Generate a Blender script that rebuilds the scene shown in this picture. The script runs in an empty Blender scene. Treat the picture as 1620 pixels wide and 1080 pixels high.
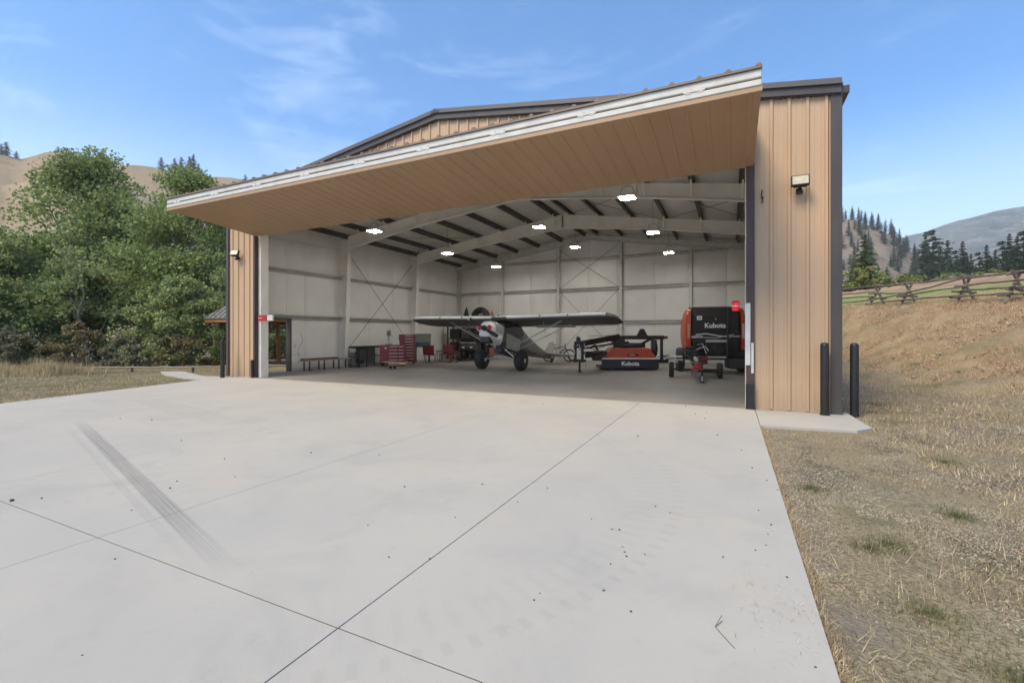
import bpy, math, random
import numpy as np
from mathutils import Vector, Matrix, noise
R = math.radians
PI = math.pi
rnd = random.Random(7)
rng = np.random.default_rng(11)
scene = bpy.context.scene
COL = scene.collection

# ------------------------------------------------------------------ camera
cd = bpy.data.cameras.new('camera')
cam = bpy.data.objects.new('camera', cd)
COL.objects.link(cam)
cam.location = (-0.427, -10.426, 1.5)
cam.rotation_euler = (R(90), 0, 0.4468)
cd.sensor_width = 36.0
cd.lens = 723.2 / 1620 * 36
cd.shift_y = (528.8 - 540) / 1620
cd.clip_start = 0.05
cd.clip_end = 20000
scene.camera = cam

# ------------------------------------------------------------------ sky, sun, exposure
SUN_ELEV, SUN_AZ = R(52), R(205)      # azimuth clockwise from +y: behind the camera, a little to its left
world = bpy.data.worlds.new('World')
scene.world = world
world.use_nodes = True
wt = world.node_tree
for n in list(wt.nodes): wt.nodes.remove(n)
wo = wt.nodes.new('ShaderNodeOutputWorld')
wb = wt.nodes.new('ShaderNodeBackground')
sky = wt.nodes.new('ShaderNodeTexSky')
sky.sky_type = 'NISHITA'
sky.sun_disc = False
sky.sun_elevation = SUN_ELEV
sky.sun_rotation = SUN_AZ
sky.altitude = 2500
sky.air_density = 1.0
sky.dust_density = 1.3
sky.ozone_density = 2.2
tc = wt.nodes.new('ShaderNodeTexCoord')
mp = wt.nodes.new('ShaderNodeMapping')
mp.inputs['Rotation'].default_value = (0, 0, R(35))
mp.inputs['Scale'].default_value = (0.9, 2.6, 6.5)
cn = wt.nodes.new('ShaderNodeTexNoise')
cn.inputs['Scale'].default_value = 1.7
cn.inputs['Detail'].default_value = 7
cn.inputs['Roughness'].default_value = 0.62
cn.inputs['Distortion'].default_value = 0.5
cr = wt.nodes.new('ShaderNodeMapRange')
cr.inputs['From Min'].default_value = 0.53
cr.inputs['From Max'].default_value = 0.80
cr.inputs['To Max'].default_value = 0.26
mx = wt.nodes.new('ShaderNodeMix'); mx.data_type = 'RGBA'
mx.inputs[7].default_value = (6.0, 6.9, 7.8, 1)
wt.links.new(tc.outputs['Generated'], mp.inputs['Vector'])
wt.links.new(mp.outputs[0], cn.inputs['Vector'])
wt.links.new(cn.outputs['Fac'], cr.inputs['Value'])
sz = wt.nodes.new('ShaderNodeSeparateXYZ'); wt.links.new(tc.outputs['Generated'], sz.inputs[0])
vz = wt.nodes.new('ShaderNodeMapRange'); vz.interpolation_type = 'SMOOTHSTEP'
vz.inputs['From Min'].default_value = -0.02; vz.inputs['From Max'].default_value = 0.40; vz.inputs['To Min'].default_value = 0.80; vz.inputs['To Max'].default_value = 0.0
wt.links.new(sz.outputs['Z'], vz.inputs['Value'])
va = wt.nodes.new('ShaderNodeMath'); va.operation = 'ADD'; va.use_clamp = True
wt.links.new(cr.outputs[0], va.inputs[0]); wt.links.new(vz.outputs[0], va.inputs[1])
wt.links.new(va.outputs[0], mx.inputs[0])
hs = wt.nodes.new('ShaderNodeHueSaturation'); hs.inputs['Saturation'].default_value = 1.85; hs.inputs['Hue'].default_value = 0.496
wt.links.new(sky.outputs[0], hs.inputs['Color'])
wt.links.new(hs.outputs[0], mx.inputs[6])
wt.links.new(mx.outputs[2], wb.inputs['Color'])
wb.inputs['Strength'].default_value = 0.15
wt.links.new(wb.outputs[0], wo.inputs['Surface'])

sl = bpy.data.lights.new('sun', 'SUN')
sl.energy = 2.9
sl.angle = R(25)
sl.color = (1.0, 0.85, 0.60)
sun = bpy.data.objects.new('sun', sl)
COL.objects.link(sun)
sd = Vector((math.sin(SUN_AZ) * math.cos(SUN_ELEV), math.cos(SUN_AZ) * math.cos(SUN_ELEV), math.sin(SUN_ELEV)))
sun.rotation_euler = sd.to_track_quat('Z', 'Y').to_euler()
sun.location = sd * 60
scene.view_settings.view_transform = 'Standard'
scene.view_settings.look = 'None'
scene.view_settings.exposure = 0.97
scene.view_settings.gamma = 1
scene.render.engine = 'CYCLES'
scene.cycles.use_denoising = True
scene.cycles.max_bounces = 8
scene.cycles.diffuse_bounces = 5
scene.cycles.volume_bounces = 2
scene.cycles.transparent_max_bounces = 16

# ------------------------------------------------------------------ materials
def mat(name, c, rough=0.6, metal=0.0, c2=None, scale=3.0, amt=1.0, bump=0.0, bscale=40.0, island=0.0, emit=None,
        stretch=None, spec=0.5, lo=0.35, hi=0.65, detail=6, trans=0.0):
    m = bpy.data.materials.new(name)
    m.use_nodes = True
    nt = m.node_tree; N = nt.nodes; L = nt.links
    b = N['Principled BSDF']
    b.inputs['Roughness'].default_value = rough
    b.inputs['Metallic'].default_value = metal
    b.inputs['Specular IOR Level'].default_value = spec
    b.inputs['Base Color'].default_value = (*c, 1)
    if trans: b.inputs['Transmission Weight'].default_value = trans
    src = None
    geo = N.new('ShaderNodeTexCoord')
    vec = geo.outputs['Object']
    if stretch:
        q = N.new('ShaderNodeMapping'); q.inputs['Scale'].default_value = stretch
        L.new(vec, q.inputs['Vector']); vec = q.outputs[0]
    if c2 is not None:
        n = N.new('ShaderNodeTexNoise'); n.inputs['Scale'].default_value = scale
        n.inputs['Detail'].default_value = detail; n.inputs['Roughness'].default_value = 0.6
        L.new(vec, n.inputs['Vector'])
        r = N.new('ShaderNodeMapRange'); r.inputs['From Min'].default_value = lo; r.inputs['From Max'].default_value = hi
        r.inputs['To Max'].default_value = amt
        L.new(n.outputs['Fac'], r.inputs['Value'])
        x = N.new('ShaderNodeMix'); x.data_type = 'RGBA'
        x.inputs[6].default_value = (*c, 1); x.inputs[7].default_value = (*c2, 1)
        L.new(r.outputs[0], x.inputs[0])
        src = x.outputs[2]
        L.new(src, b.inputs['Base Color'])
    if island:
        g = N.new('ShaderNodeNewGeometry')
        h = N.new('ShaderNodeHueSaturation')
        r1 = N.new('ShaderNodeMapRange'); r1.inputs['To Min'].default_value = 1 - island; r1.inputs['To Max'].default_value = 1 + island
        L.new(g.outputs['Random Per Island'], r1.inputs['Value'])
        L.new(r1.outputs[0], h.inputs['Value'])
        r2 = N.new('ShaderNodeMapRange'); r2.inputs['To Min'].default_value = 0.462; r2.inputs['To Max'].default_value = 0.505
        mm = N.new('ShaderNodeMath'); mm.operation = 'MULTIPLY'; mm.inputs[1].default_value = 7.31
        fr = N.new('ShaderNodeMath'); fr.operation = 'FRACT'
        L.new(g.outputs['Random Per Island'], mm.inputs[0]); L.new(mm.outputs[0], fr.inputs[0])
        L.new(fr.outputs[0], r2.inputs['Value']); L.new(r2.outputs[0], h.inputs['Hue'])
        if src is not None: L.new(src, h.inputs['Color'])
        else: h.inputs['Color'].default_value = (*c, 1)
        L.new(h.outputs[0], b.inputs['Base Color'])
    if bump:
        n2 = N.new('ShaderNodeTexNoise'); n2.inputs['Scale'].default_value = bscale; n2.inputs['Detail'].default_value = 5
        L.new(vec, n2.inputs['Vector'])
        bp = N.new('ShaderNodeBump'); bp.inputs['Strength'].default_value = bump; bp.inputs['Distance'].default_value = 0.02
        L.new(n2.outputs['Fac'], bp.inputs['Height']); L.new(bp.outputs[0], b.inputs['Normal'])
    if emit:
        b.inputs['Emission Color'].default_value = (*emit[0], 1)
        b.inputs['Emission Strength'].default_value = emit[1]
    return m

M = {}
M['tan'] = mat('tan steel siding', (0.52, 0.36, 0.225), 0.45, c2=(0.485, 0.332, 0.207), scale=1.2, stretch=(3, 3, 0.4), lo=0.2, hi=0.85, bump=0.07, bscale=1.1)
def add_dirt(m, zt=0.5):
    N, L = m.node_tree.nodes, m.node_tree.links; b = N['Principled BSDF']; src = b.inputs['Base Color'].links[0].from_socket
    t = N.new('ShaderNodeTexCoord'); sp = N.new('ShaderNodeSeparateXYZ'); L.new(t.outputs['Object'], sp.inputs[0])
    q = N.new('ShaderNodeMapping'); q.inputs['Scale'].default_value = (9, 9, 1.2); L.new(t.outputs['Object'], q.inputs[0])
    n = N.new('ShaderNodeTexNoise'); n.inputs['Scale'].default_value = 1.0; n.inputs['Detail'].default_value = 6; L.new(q.outputs[0], n.inputs['Vector'])
    a = N.new('ShaderNodeMapRange'); a.inputs['From Min'].default_value = 0.0; a.inputs['From Max'].default_value = zt; a.inputs['To Min'].default_value = .75; a.inputs['To Max'].default_value = 0; L.new(sp.outputs['Z'], a.inputs['Value'])
    c = N.new('ShaderNodeMath'); c.operation = 'MULTIPLY'; L.new(a.outputs[0], c.inputs[0]); L.new(n.outputs['Fac'], c.inputs[1])
    n3 = N.new('ShaderNodeMapRange'); n3.inputs['From Min'].default_value = .58; n3.inputs['From Max'].default_value = .72; n3.inputs['To Max'].default_value = .08; L.new(n.outputs['Fac'], n3.inputs['Value'])
    d = N.new('ShaderNodeMath'); d.operation = 'ADD'; d.use_clamp = True; L.new(c.outputs[0], d.inputs[0]); L.new(n3.outputs[0], d.inputs[1])
    x = N.new('ShaderNodeMix'); x.data_type = 'RGBA'; x.inputs[7].default_value = (.25, .19, .14, 1); L.new(d.outputs[0], x.inputs[0]); L.new(src, x.inputs[6]); L.new(x.outputs[2], b.inputs['Base Color'])
add_dirt(M['tan'])
M['trim'] = mat('brown grey steel trim', (0.075, 0.064, 0.06), 0.42, c2=(0.06, 0.05, 0.047), scale=2, stretch=(3, 3, .5))
M['jamb'] = mat('red brown jamb steel', (0.085, 0.05, 0.045), 0.5, c2=(0.06, 0.035, 0.03), scale=2, stretch=(3, 3, .5))
M['white'] = mat('white painted steel', (0.62, 0.61, 0.58), 0.5, c2=(0.50, 0.49, 0.45), scale=2.5, lo=.4, hi=.7)
M['frame'] = mat('grey white primed frame', (0.76, 0.73, 0.67), 0.6, c2=(0.66, 0.63, 0.57), scale=1.4, lo=.35, hi=.7)
M['liner'] = mat('white vinyl insulation', (0.72, 0.70, 0.66), 0.42, c2=(0.62, 0.605, 0.565), scale=0.9, lo=.3, hi=.7, bump=0.5, bscale=2.2)
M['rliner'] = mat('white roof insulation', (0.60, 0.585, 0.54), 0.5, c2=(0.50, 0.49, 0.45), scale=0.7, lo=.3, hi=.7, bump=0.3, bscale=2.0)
M['galv'] = mat('galvanised steel', (0.58, 0.565, 0.53), 0.4, metal=0.0, c2=(0.42, 0.41, 0.38), scale=3, lo=.35, hi=.7)
M['purlin'] = mat('dark purlin steel', (0.09, 0.078, 0.068), 0.6, c2=(0.06, 0.052, 0.046), scale=2)
M['cable'] = mat('steel brace cable', (0.06, 0.055, 0.05), 0.5)
M['lamp'] = mat('led panel', (0.9, 0.9, 0.9), 0.5, emit=((1.0, 0.96, 0.89), 70.0))
M['flood'] = mat('flood lamp glass', (0.62, 0.58, 0.44), 0.3, c2=(0.5, 0.46, 0.34), scale=25)
M['black'] = mat('black steel paint', (0.012, 0.011, 0.011), 0.42, c2=(0.02, 0.018, 0.017), scale=6)
M['matteblack'] = mat('black plastic', (0.014, 0.013, 0.013), 0.6)
M['rubber'] = mat('tyre rubber', (0.022, 0.021, 0.020), 0.75, c2=(0.04, 0.037, 0.033), scale=9, lo=.4, hi=.75)
M['orange'] = mat('orange machine paint', (0.50, 0.06, 0.016), 0.35, c2=(0.38, 0.045, 0.016), scale=5)
M['red'] = mat('red paint', (0.21, 0.01, 0.014), 0.35, c2=(0.15, 0.008, 0.011), scale=6)
M['brightred'] = mat('bright red plastic', (0.38, 0.015, 0.018), 0.4)
M['redlens'] = mat('lit red lens', (0.6, 0.01, 0.02), 0.25, emit=((1.0, 0.02, 0.04), 0.12))
M['navy'] = mat('dark navy curtain rubber', (0.030, 0.030, 0.042), 0.5, c2=(0.02, 0.02, 0.03), scale=5)
M['letter'] = mat('white lettering', (0.72, 0.72, 0.70), 0.5)
M['chrome'] = mat('bright steel', (0.55, 0.54, 0.52), 0.25, metal=0.9)
M['planegrey'] = mat('silver grey aircraft paint', (0.46, 0.46, 0.445), 0.35, c2=(0.40, 0.40, 0.39), scale=3)
M['planewhite'] = mat('white aircraft paint', (0.80, 0.79, 0.76), 0.35)
M['planedark'] = mat('black aircraft paint', (0.03, 0.028, 0.026), 0.4)
M['glass'] = mat('dark tinted glass', (0.015, 0.016, 0.017), 0.08)
M['wood'] = mat('weathered grey log', (0.21, 0.175, 0.14), 0.85, c2=(0.11, 0.09, 0.07), scale=6, stretch=(1, 1, 1), bump=0.6, bscale=30)
M['plank'] = mat('bench plank wood', (0.33, 0.27, 0.21), 0.7, c2=(0.24, 0.19, 0.14), scale=8, stretch=(8, 1, 8))
M['orangewood'] = mat('stained orange timber', (0.36, 0.15, 0.05), 0.6, c2=(0.25, 0.10, 0.035), scale=5, stretch=(6, 6, 1))
M['paleply'] = mat('pale balsa wood', (0.52, 0.38, 0.26), 0.6)
M['teal'] = mat('teal painted steel', (0.035, 0.10, 0.13), 0.5)
M['greenpaint'] = mat('green machine paint', (0.10, 0.13, 0.10), 0.5)
M['camo'] = mat('orange canvas', (0.42, 0.12, 0.04), 0.7)
M['yellow'] = mat('yellow plastic', (0.35, 0.27, 0.05), 0.5)
M['roofmetal'] = mat('grey ribbed roof metal', (0.17, 0.165, 0.16), 0.5, c2=(0.12, 0.115, 0.11), scale=3)
M['bark'] = mat('pale grey bark', (0.24, 0.21, 0.17), 0.9, c2=(0.12, 0.10, 0.08), scale=5, bump=0.5, bscale=14)
M['darkbark'] = mat('dark pine bark', (0.07, 0.05, 0.04), 0.9)
def leafmat(name, c, c2, isl=0.35):
    m = mat(name, c, 0.55, c2=c2, scale=0.45, lo=.38, hi=.62, island=isl, spec=0.25)
    b = m.node_tree.nodes['Principled BSDF']
    N, L = m.node_tree.nodes, m.node_tree.links
    tr = N.new('ShaderNodeBsdfTranslucent'); ms = N.new('ShaderNodeMixShader'); ms.inputs[0].default_value = 0.38
    L.new(b.inputs['Base Color'].links[0].from_socket, tr.inputs['Color'])
    L.new(b.outputs[0], ms.inputs[1]); L.new(tr.outputs[0], ms.inputs[2]); L.new(ms.outputs[0], N['Material Output'].inputs['Surface'])
    return m
M['leaf'] = leafmat('cottonwood leaves', (0.270, 0.355, 0.125), (0.195, 0.275, 0.095))
M['leafdark'] = leafmat('dark alder leaves', (0.190, 0.270, 0.10), (0.135, 0.20, 0.078))
M['leaflight'] = leafmat('light green leaves', (0.295, 0.370, 0.145), (0.215, 0.290, 0.108))
M['leafolive'] = leafmat('olive brown leaves', (0.26, 0.26, 0.11), (0.21, 0.175, 0.085))
M['leafgrey'] = leafmat('dry grey twigs', (0.27, 0.27, 0.17), (0.20, 0.195, 0.115))
M['pine'] = leafmat('pine needles', (0.070, 0.105, 0.055), (0.048, 0.078, 0.044), 0.3)
M['pinegreen'] = leafmat('green pine needles', (0.12, 0.17, 0.055), (0.085, 0.13, 0.045), 0.3)  # the near pine's own brighter green
M['bush'] = leafmat('meadow bush leaves', (0.20, 0.27, 0.09), (0.24, 0.25, 0.075))
M['strawgrass'] = mat('dry straw grass', (0.52, 0.43, 0.26), 0.8, c2=(0.32, 0.26, 0.15), scale=1.3, island=0.5)
M['tallgrass'] = mat('tall golden grass', (0.58, 0.50, 0.28), 0.8, c2=(0.42, 0.37, 0.19), scale=0.8, island=0.3)
M['redgrass'] = mat('rust coloured dry grass', (0.56, 0.43, 0.25), 0.8, c2=(0.40, 0.25, 0.14), scale=0.6, island=0.35)
M['greengrass'] = mat('green grass', (0.15, 0.165, 0.07), 0.7, c2=(0.10, 0.12, 0.05), scale=2, island=0.35)
M['stone'] = mat('grey brown gravel', (0.31, 0.28, 0.20), 0.85, c2=(0.19, 0.17, 0.12), scale=3, island=0.45)
M['darkstone'] = mat('dark pebble', (0.06, 0.055, 0.05), 0.8)

# ------------------------------------------------------------------ mesh building helpers
class MB:
    def __init__(s): s.v = []; s.f = []; s.T = None
    def add(s, vs, fs):
        o = len(s.v)
        if s.T is not None: vs = [tuple(s.T @ Vector(v)) for v in vs]
        s.v += [tuple(v) for v in vs]; s.f += [tuple(i + o for i in f) for f in fs]; return s
    def box(s, x0, x1, y0, y1, z0, z1):
        return s.add([(x0,y0,z0),(x1,y0,z0),(x1,y1,z0),(x0,y1,z0),(x0,y0,z1),(x1,y0,z1),(x1,y1,z1),(x0,y1,z1)],
                     [(0,3,2,1),(4,5,6,7),(0,1,5,4),(1,2,6,5),(2,3,7,6),(3,0,4,7)])
    def bar(s, p, q, w, h, up=(0, 0, 1)):
        p = Vector(p); q = Vector(q); d = (q - p).normalized(); u = Vector(up)
        if abs(d.dot(u)) > 0.98: u = Vector((0, 1, 0))
        a = d.cross(u).normalized() * (w / 2); b = a.cross(d).normalized() * (h / 2)
        vs = [p-a-b, p+a-b, p+a+b, p-a+b, q-a-b, q+a-b, q+a+b, q-a+b]
        return s.add(vs, [(0,3,2,1),(4,5,6,7),(0,1,5,4),(1,2,6,5),(2,3,7,6),(3,0,4,7)])
    def tube(s, pts, r, n=8):
        pts = [Vector(p) for p in pts]
        rs = r if isinstance(r, (list, tuple)) else [r] * len(pts)
        vs = []; ref = None
        for i, p in enumerate(pts):
            d = (pts[min(i+1, len(pts)-1)] - pts[max(i-1, 0)]).normalized()
            if ref is None:
                ref = Vector((0, 0, 1)) if abs(d.z) < 0.9 else Vector((1, 0, 0))
            a = d.cross(ref).normalized(); ref = a.cross(d).normalized()
            for k in range(n):
                t = 2*PI*k/n
                vs.append(p + (a*math.cos(t) + ref*math.sin(t)) * rs[i])
        fs = []
        for i in range(len(pts)-1):
            for k in range(n):
                k2 = (k+1) % n
                fs.append((i*n+k, i*n+k2, (i+1)*n+k2, (i+1)*n+k))
        fs.append(tuple(range(n))[::-1]); fs.append(tuple((len(pts)-1)*n + k for k in range(n)))
        return s.add(vs, fs)
    def lathe(s, prof, c, axis='z', n=24):
        c = Vector(c); vs = []
        for (r, h) in prof:
            for k in range(n):
                t = 2*PI*k/n; a, b = r*math.cos(t), r*math.sin(t)
                v = {'z': (a, b, h), 'x': (h, a, b), 'y': (b, h, a)}[axis]
                vs.append(c + Vector(v))
        fs = []; m = len(prof)
        for i in range(m-1):
            for k in range(n):
                k2 = (k+1) % n; fs.append((i*n+k, i*n+k2, (i+1)*n+k2, (i+1)*n+k))
        fs.append(tuple(range(n))[::-1]); fs.append(tuple((m-1)*n+k for k in range(n)))
        return s.add(vs, fs)
    def torus(s, c, Rr, r, axis='x', n=28, m=8, arc=2*PI):
        c = Vector(c); vs = []
        full = abs(arc - 2*PI) < 1e-6; N = n if full else n + 1
        for i in range(N):
            t = arc*i/n
            for j in range(m):
                u = 2*PI*j/m; q = Rr + r*math.cos(u); a, b, h = q*math.cos(t), q*math.sin(t), r*math.sin(u)
                vs.append(c + Vector({'x': (h, a, b), 'y': (a, h, b), 'z': (a, b, h)}[axis]))
        fs = []
        for i in range(n if full else n):
            i2 = (i+1) % N
            for j in range(m):
                j2 = (j+1) % m; fs.append((i*m+j, i2*m+j, i2*m+j2, i*m+j2))
        return s.add(vs, fs)
    def prism(s, poly, a, b, axis='x'):
        f = {'x': lambda p, h: (h, p[0], p[1]), 'y': lambda p, h: (p[0], h, p[1]), 'z': lambda p, h: (p[0], p[1], h)}[axis]
        n = len(poly)
        vs = [f(p, a) for p in poly] + [f(p, b) for p in poly]
        fs = [tuple(range(n)), tuple(range(n, 2*n))[::-1]] + [(i, i+n, (i+1) % n + n, (i+1) % n) for i in range(n)]
        return s.add(vs, fs)
    def loft(s, secs, cap=True):
        n = len(secs[0]); vs = [v for q in secs for v in q]; fs = []
        for i in range(len(secs)-1):
            for k in range(n):
                k2 = (k+1) % n; fs.append((i*n+k, i*n+k2, (i+1)*n+k2, (i+1)*n+k))
        if cap:
            fs.append(tuple(range(n))[::-1]); fs.append(tuple((len(secs)-1)*n+k for k in range(n)))
        return s.add(vs, fs)
    def ball(s, c, r, n=12, m=8):
        rx, ry, rz = r if isinstance(r, tuple) else (r, r, r)
        secs = []
        for i in range(m+1):
            t = PI*i/m; q = max(math.sin(t), 0.02)
            secs.append([(c[0]+rx*q*math.cos(2*PI*k/n), c[1]+ry*q*math.sin(2*PI*k/n), c[2]-rz*math.cos(t)) for k in range(n)])
        return s.loft(secs)
    def build(s, name, m, parent=None, smooth=False, bevel=0.0):
        me = bpy.data.meshes.new(name); me.from_pydata(s.v, [], s.f)
        if isinstance(m, str): m = M[m]
        me.materials.append(m)
        import bmesh
        bm = bmesh.new(); bm.from_mesh(me); bmesh.ops.recalc_face_normals(bm, faces=bm.faces)
        if bevel:
            es = [e for e in bm.edges if len(e.link_faces) == 2 and e.calc_face_angle(0) > 0.5]
            bmesh.ops.bevel(bm, geom=es, offset=bevel, segments=2, profile=0.5, affect='EDGES', clamp_overlap=True)
        bm.to_mesh(me); bm.free()
        if smooth:
            me.polygons.foreach_set('use_smooth', [True]*len(me.polygons))
            try: me.set_sharp_from_angle(angle=R(38))
            except Exception: pass
        o = bpy.data.objects.new(name, me); COL.objects.link(o)
        if parent: o.parent = parent
        return o

def npmesh(name, V, F, m, parent=None, smooth=False):
    V = np.asarray(V, dtype=np.float32); F = np.asarray(F, dtype=np.int32)
    me = bpy.data.meshes.new(name); k = F.shape[1]
    me.vertices.add(len(V)); me.vertices.foreach_set('co', V.ravel())
    me.loops.add(F.size); me.loops.foreach_set('vertex_index', F.ravel())
    me.polygons.add(len(F)); me.polygons.foreach_set('loop_start', np.arange(0, F.size, k, dtype=np.int32))
    if smooth: me.polygons.foreach_set('use_smooth', np.ones(len(F), dtype=bool))
    me.update(calc_edges=True)
    for mm in (m if isinstance(m, list) else [m]): me.materials.append(M[mm] if isinstance(mm, str) else mm)
    o = bpy.data.objects.new(name, me); COL.objects.link(o)
    if parent: o.parent = parent
    return o
def tag(o, label=None, cat=None, group=None, kind=None):
    if label: o['label'] = label
    if cat: o['category'] = cat
    if group: o['group'] = group
    if kind: o['kind'] = kind
    return o
def thing(name, label, cat, loc=(0, 0, 0), rz=0, group=None):
    o = bpy.data.objects.new(name, None); COL.objects.link(o)
    o.location = loc; o.rotation_euler = (0, 0, rz); o.empty_display_size = 0.2
    return tag(o, label, cat, group)
def copy_tree(o, parent=None):
    c = o.copy(); COL.objects.link(c); c.parent = parent
    for ch in list(o.children): copy_tree(ch, c)
    return c
def text_mesh(txt, size, depth, m, parent, loc, rot, name='lettering', bold=0.0, sx=1.0):
    cu = bpy.data.curves.new(name, 'FONT'); cu.body = txt; cu.size = size; cu.extrude = depth; cu.offset = bold
    cu.align_x = 'CENTER'; cu.align_y = 'CENTER'
    t = bpy.data.objects.new(name, cu); COL.objects.link(t)
    dg = bpy.context.evaluated_depsgraph_get()
    me = bpy.data.meshes.new_from_object(t.evaluated_get(dg))
    bpy.data.objects.remove(t); bpy.data.curves.remove(cu)
    me.materials.clear(); me.materials.append(M[m]); me.name = name
    o = bpy.data.objects.new(name, me); COL.objects.link(o); o.parent = parent
    o.location = loc; o.rotation_euler = rot; o.scale = (sx, 1, 1)
    return o
def sstep(a, b, x):
    t = np.clip((x - a) / (b - a), 0, 1); return t*t*(3-2*t)
def nz(x, y, s, seed=0.0):
    return noise.fractal(Vector((x*s + seed, y*s - seed, seed*1.7)), 0.9, 2.1, 4)

# ------------------------------------------------------------------ terrain
HAZE = 0.00028
XB = -16.75; XE = 1.40; YB = 15.35     # outer faces of the hangar
def ground_h(x, y):
    """height of the natural ground, numpy arrays"""
    s = 0.851*x + 0.525*y
    plane = 2.8 + 0.1045*(x - 9) + 0.081*(y - 12.9)
    s0 = 5.6 + 0.28*np.clip(y - 1.9, -14, 40)
    f = np.clip((s - s0) / (14.4 - s0 + 0.001), 0, 1); f = np.where(s0 > 14.3, (s > 14.4)*1.0, f)
    f = f*f*(3 - 2*f)*0.55 + f*0.45
    m = sstep(1.9, 4.0, x)
    d = np.hypot(x + 0.4, y + 10.4)
    crest = sstep(66, 105, d)
    pl = np.where(s > 14.4, plane, 2.8 + np.maximum(plane - 2.8, -0.4)*0.5)
    edge = sstep(-0.2, 0.5, x)
    h = np.maximum(pl, 0.3) * f * m * (1 - crest) + crest * sstep(0, 30, x) * 5.0
    h = h * sstep(-40, 6, s - s0 + 6)
    # left: falls gently away beyond the yard
    l = sstep(22, 45, -x)
    h = h - l*0.6*sstep(-30, 5, y)
    return h - 0.05
cx = np.concatenate([-np.geomspace(4100, 60, 22), np.arange(-56, -18, 1.0), np.arange(-18, 0, .6), np.arange(0.0, 16, 0.22), np.arange(16, 70, 1.3), np.geomspace(71, 4100, 22)])
cy = np.concatenate([-np.geomspace(4100, 22, 14), np.arange(-20, -11, 1.0), np.arange(-11, 24, 0.22), np.arange(24, 110, 1.6), np.geomspace(112, 4100, 22)])
GX, GY = np.meshgrid(cx, cy)
GZ = ground_h(GX, GY)
bank = (GZ > 0.02)
fx = GX.ravel(); fy = GY.ravel(); add = np.zeros(fx.size)
for i in range(fx.size):
    x, y = fx[i], fy[i]
    if abs(x) < 120 and abs(y) < 130:
        out = 1.0 if (x > 0.35 or x < -17.2 or y < -30) else 0.0
        if 0.3 < x < 1.8 and -2.1 < y < 16: out = 0.0
        k = 0.02*out + 0.19*float(bank.ravel()[i]) * (1 if x < 16 else 2.0)
        add[i] = k * (noise.noise(Vector((x*.9, y*.9, 3.1))) + 0.6*noise.noise(Vector((x*2.6, y*2.6, 7.7))) + 0.35*noise.noise(Vector((x*6.1, y*6.1, 1.7))))
GZ2 = (GZ.ravel() + add)
V = np.stack([fx, fy, GZ2], 1)
nx, ny = len(cx), len(cy)
I = (np.arange(ny-1)[:, None]*nx + np.arange(nx-1)[None, :]).ravel()
F = np.stack([I, I+1, I+nx+1, I+nx], 1)
def nodes(m): return m.node_tree.nodes, m.node_tree.links
gm = bpy.data.materials.new('dry grass and gravel ground'); gm.use_nodes = True
N, L = nodes(gm); bs = N['Principled BSDF']; bs.inputs['Roughness'].default_value = 0.95; bs.inputs['Specular IOR Level'].default_value = 0.15
tcn = N.new('ShaderNodeTexCoord'); sep = N.new('ShaderNodeSeparateXYZ'); L.new(tcn.outputs['Object'], sep.inputs[0])
def nnoise(N, L, vec, scale, detail=6, rough=.6, dist=0.0):
    n = N.new('ShaderNodeTexNoise'); n.inputs['Scale'].default_value = scale; n.inputs['Detail'].default_value = detail
    n.inputs['Roughness'].default_value = rough; n.inputs['Distortion'].default_value = dist
    L.new(vec, n.inputs['Vector']); return n.outputs['Fac']
def nrange(N, L, v, a, b, c=0.0, d=1.0):
    r = N.new('ShaderNodeMapRange'); r.inputs['From Min'].default_value = a; r.inputs['From Max'].default_value = b
    r.inputs['To Min'].default_value = c; r.inputs['To Max'].default_value = d; L.new(v, r.inputs['Value']); return r.outputs[0]
def nmix(N, L, f, a, b):
    x = N.new('ShaderNodeMix'); x.data_type = 'RGBA'
    if isinstance(f, float): x.inputs[0].default_value = f
    else: L.new(f, x.inputs[0])
    for s_, v in ((6, a), (7, b)):
        if isinstance(v, tuple): x.inputs[s_].default_value = (*v, 1)
        else: L.new(v, x.inputs[s_])
    return x.outputs[2]
def nmath(N, L, op, a, b=None, c=None):
    q = N.new('ShaderNodeMath'); q.operation = op
    for i, v in enumerate((a, b, c)):
        if v is None: continue
        if isinstance(v, (int, float)): q.inputs[i].default_value = v
        else: L.new(v, q.inputs[i])
    return q.outputs[0]
ob = tcn.outputs['Object']
base = nmix(N, L, nrange(N, L, nnoise(N, L, ob, 0.9), .40, .62), (0.39, 0.325, 0.20), (0.31, 0.26, 0.17))
base = nmix(N, L, nrange(N, L, nnoise(N, L, ob, 14, 8), .42, .62), base, (0.43, 0.36, 0.23))
base = nmix(N, L, nrange(N, L, nnoise(N, L, ob, 38, 7, .8), .45, .60, 0, .85), base, (0.15, 0.12, 0.08))
base = nmix(N, L, nrange(N, L, nnoise(N, L, ob, 0.45, 5), .54, .66, 0, .75), base, (0.26, 0.235, 0.19))   # gravel showing
base = nmix(N, L, nrange(N, L, nnoise(N, L, ob, 0.7, 3, .5, .3), .58, .68, 0, .6), base, (0.13, 0.135, 0.055))    # green patches
soil = nmix(N, L, nrange(N, L, nnoise(N, L, ob, 1.3, 8, .7), .36, .62), (0.40, 0.30, 0.18), (0.29, 0.215, 0.13))
soil = nmix(N, L, nrange(N, L, nnoise(N, L, ob, .8, 6, .6), .50, .66, 0, .7), soil, (0.22, 0.20, 0.105))
soil = nmix(N, L, nrange(N, L, nnoise(N, L, ob, 5.5, 8, .7), .52, .66, 0, .8), soil, (0.38, 0.31, 0.21))
hz = nrange(N, L, sep.outputs['Z'], 0.25, 0.7)
hzn = nmath(N, L, 'ADD', hz, nmath(N, L, 'SUBTRACT', nnoise(N, L, ob, 1.1), 0.5)); hzn = nrange(N, L, hzn, 0.35, 0.65)
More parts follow.
